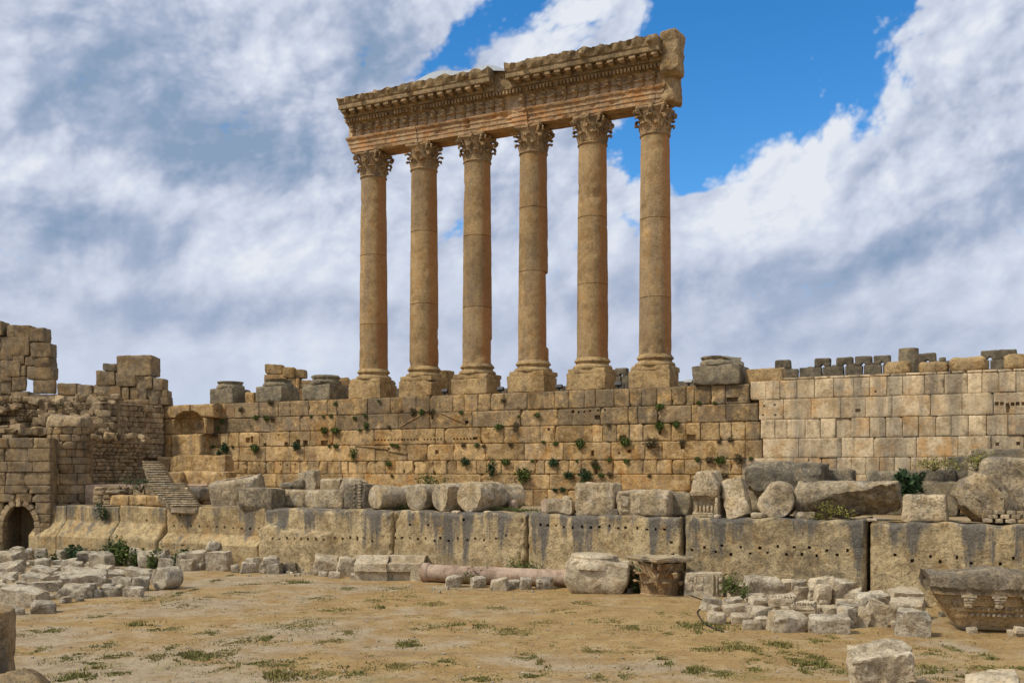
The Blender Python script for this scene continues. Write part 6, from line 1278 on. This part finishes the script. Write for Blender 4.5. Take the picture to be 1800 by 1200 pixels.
# grass: blades in patches (nobody could count them)
GP_ = '''248,1097,45 287,1105,65 365,1112,40 170,1083,45 277,1055,95 313,1045,14 328,1064,60 363,1052,30 437,1028,40 420,1043,55 517,1023,50 183,1132,40 145,1145,30 110,1155,50 158,1163,45 160,1178,35 207,1180,45 203,1152,50 273,1153,40 303,1137,25 337,1152,90 400,1148,75 383,1170,85 450,1167,70 413,1127,75 480,1123,60 533,1098,130 580,1128,55 500,1167,50 540,1158,40 487,1188,85 553,1184,140 690,1034,65 653,1055,45 700,1048,80 678,1065,36 873,1066,48 993,1073,50 747,1103,60 610,1113,34 715,1133,50 655,1158,35 977,1134,18 925,1154,40 840,1193,66 953,1170,22 937,1188,50 1070,1190,75 1123,1142,60 1163,1113,42 1167,1163,26 1102,1182,20 1067,1093,60 1117,1103,60 1043,1143,50 1240,1101,90 1225,1111,14 1277,1129,20 1293,1125,20 1350,1128,25 1373,1132,40 1440,1125,40 1381,1146,30 1345,1152,25 1397,1158,40 1428,1168,60 1333,1165,40 1326,1176,34 1407,1178,30 1473,1180,40 1214,1178,50 1264,1184,60 1469,1118,30 1418,1151,40 1445,1158,40 1575,1135,30 1597,1142,60 1640,1146,40 1682,1150,80 1673,1138,20 1730,1153,25 1700,1170,40 1737,1174,40 1795,1177,40 1636,1174,60 1663,1187,80 430,985,20 405,1010,14 515,1003,14 340,1037,14 378,1021,14 305,1049,14 60,1140,40 50,1112,60 90,1110,40 130,1190,60 560,1050,60 610,1035,40 590,1070,70 760,1060,60 820,1100,70 900,1110,80 960,1095,60 1020,1060,60 1180,1080,60 1300,1140,60 1540,1150,40 1240,1140,50 700,1170,60 780,1165,50 620,1180,60'''.split()
rs = np.random.RandomState(77); BV = []; BA = []
def blades(X, Y, hgt, green):
    n = len(X); Z = ground_h(X, Y)-.01; an = rs.rand(n)*2*np.pi; ln = rs.uniform(.2, .9, n)*hgt; h = hgt*rs.uniform(.5, 1.2, n); w = .018+.02*rs.rand(n)
    b = np.stack([X, Y, Z], 1); sx = np.stack([-np.sin(an)*w, np.cos(an)*w, 0*w], 1); tip = b+np.stack([np.cos(an)*ln, np.sin(an)*ln, h], 1)
    BV.append(np.stack([b-sx, b+sx, tip], 1).reshape(-1, 3)); a = np.zeros((n*3, 3)); a[:, 0] = np.repeat(rs.uniform(-.3, .3, n), 3); a[:, 1] = np.repeat(np.clip(rs.normal(1-green, .25, n), 0, 1), 3); BA.append(a)
for k, t_ in enumerate(GP_):
    x, y, w = map(float, t_.split(',')); Yd = gY(y); s = 1800/Yd; n = int(70+w*10); rx, ry = w/s*.5, max(.35, w/s*.30)
    u = rs.normal(size=(n, 2))*.5; X, Yv = (x-900)/s+u[:, 0]*rx*1.1, Yd+u[:, 1]*ry*2.2; kp = fbm(np.stack([X, Yv, X*0], 1)*2.2+k, 2) > -.12; X, Yv = X[kp], Yv[kp]
    blades(X, Yv, np.full(len(X), .055 if k % 5 else .12), .95 if k % 3 else .6)
n = 5200; X = rs.uniform(-34, 34, n); Yv = rs.uniform(24, 64, n); kp = fbm(np.stack([X*.35, Yv*.8, X*0], 1), 3) > .02; X, Yv = X[kp], Yv[kp]
cl = np.repeat(np.arange(len(X)), 7); X = X[cl]+rs.normal(size=len(cl))*.12; Yv = Yv[cl]+rs.normal(size=len(cl))*.12; keep = (X*st+Yv*ct) < 53.0; blades(X[keep], Yv[keep], np.full(keep.sum(), .055), .35)
mb = MB(); V = np.concatenate(BV); mb.add(V, np.arange(len(V)).reshape(-1, 3)); mb.A = [np.c_[np.concatenate(BA), np.ones(len(V))]]
tag(mb.build('grass', 'grass_green', smooth=False), 'short patchy green and yellowed grass on the bare court', 'grass', kind='stuff')
# gravel: crumbs of stone strewn over the court
mb = MB(); rs = np.random.RandomState(91)
for k in range(420):
    Yv = rs.uniform(28, 60); X = rs.uniform(-.5, .5)*Yv*1.05
    if X*st+Yv*ct > 52.5: continue
    s = rs.uniform(.03, .10); rock(mb, (s*1.4, s, s*.7), (X, Yv, float(ground_h(np.array([X]), np.array([Yv]))[0])+s*.2), (0, 0, rs.rand()*3), s/2.5, s*.1, s*.25, 1, k, battr(rs, .2, .3, .3))
tag(mb.build('gravel', 'rubble_stone'), 'scattered stone crumbs over the bare court', 'gravel', kind='stuff')
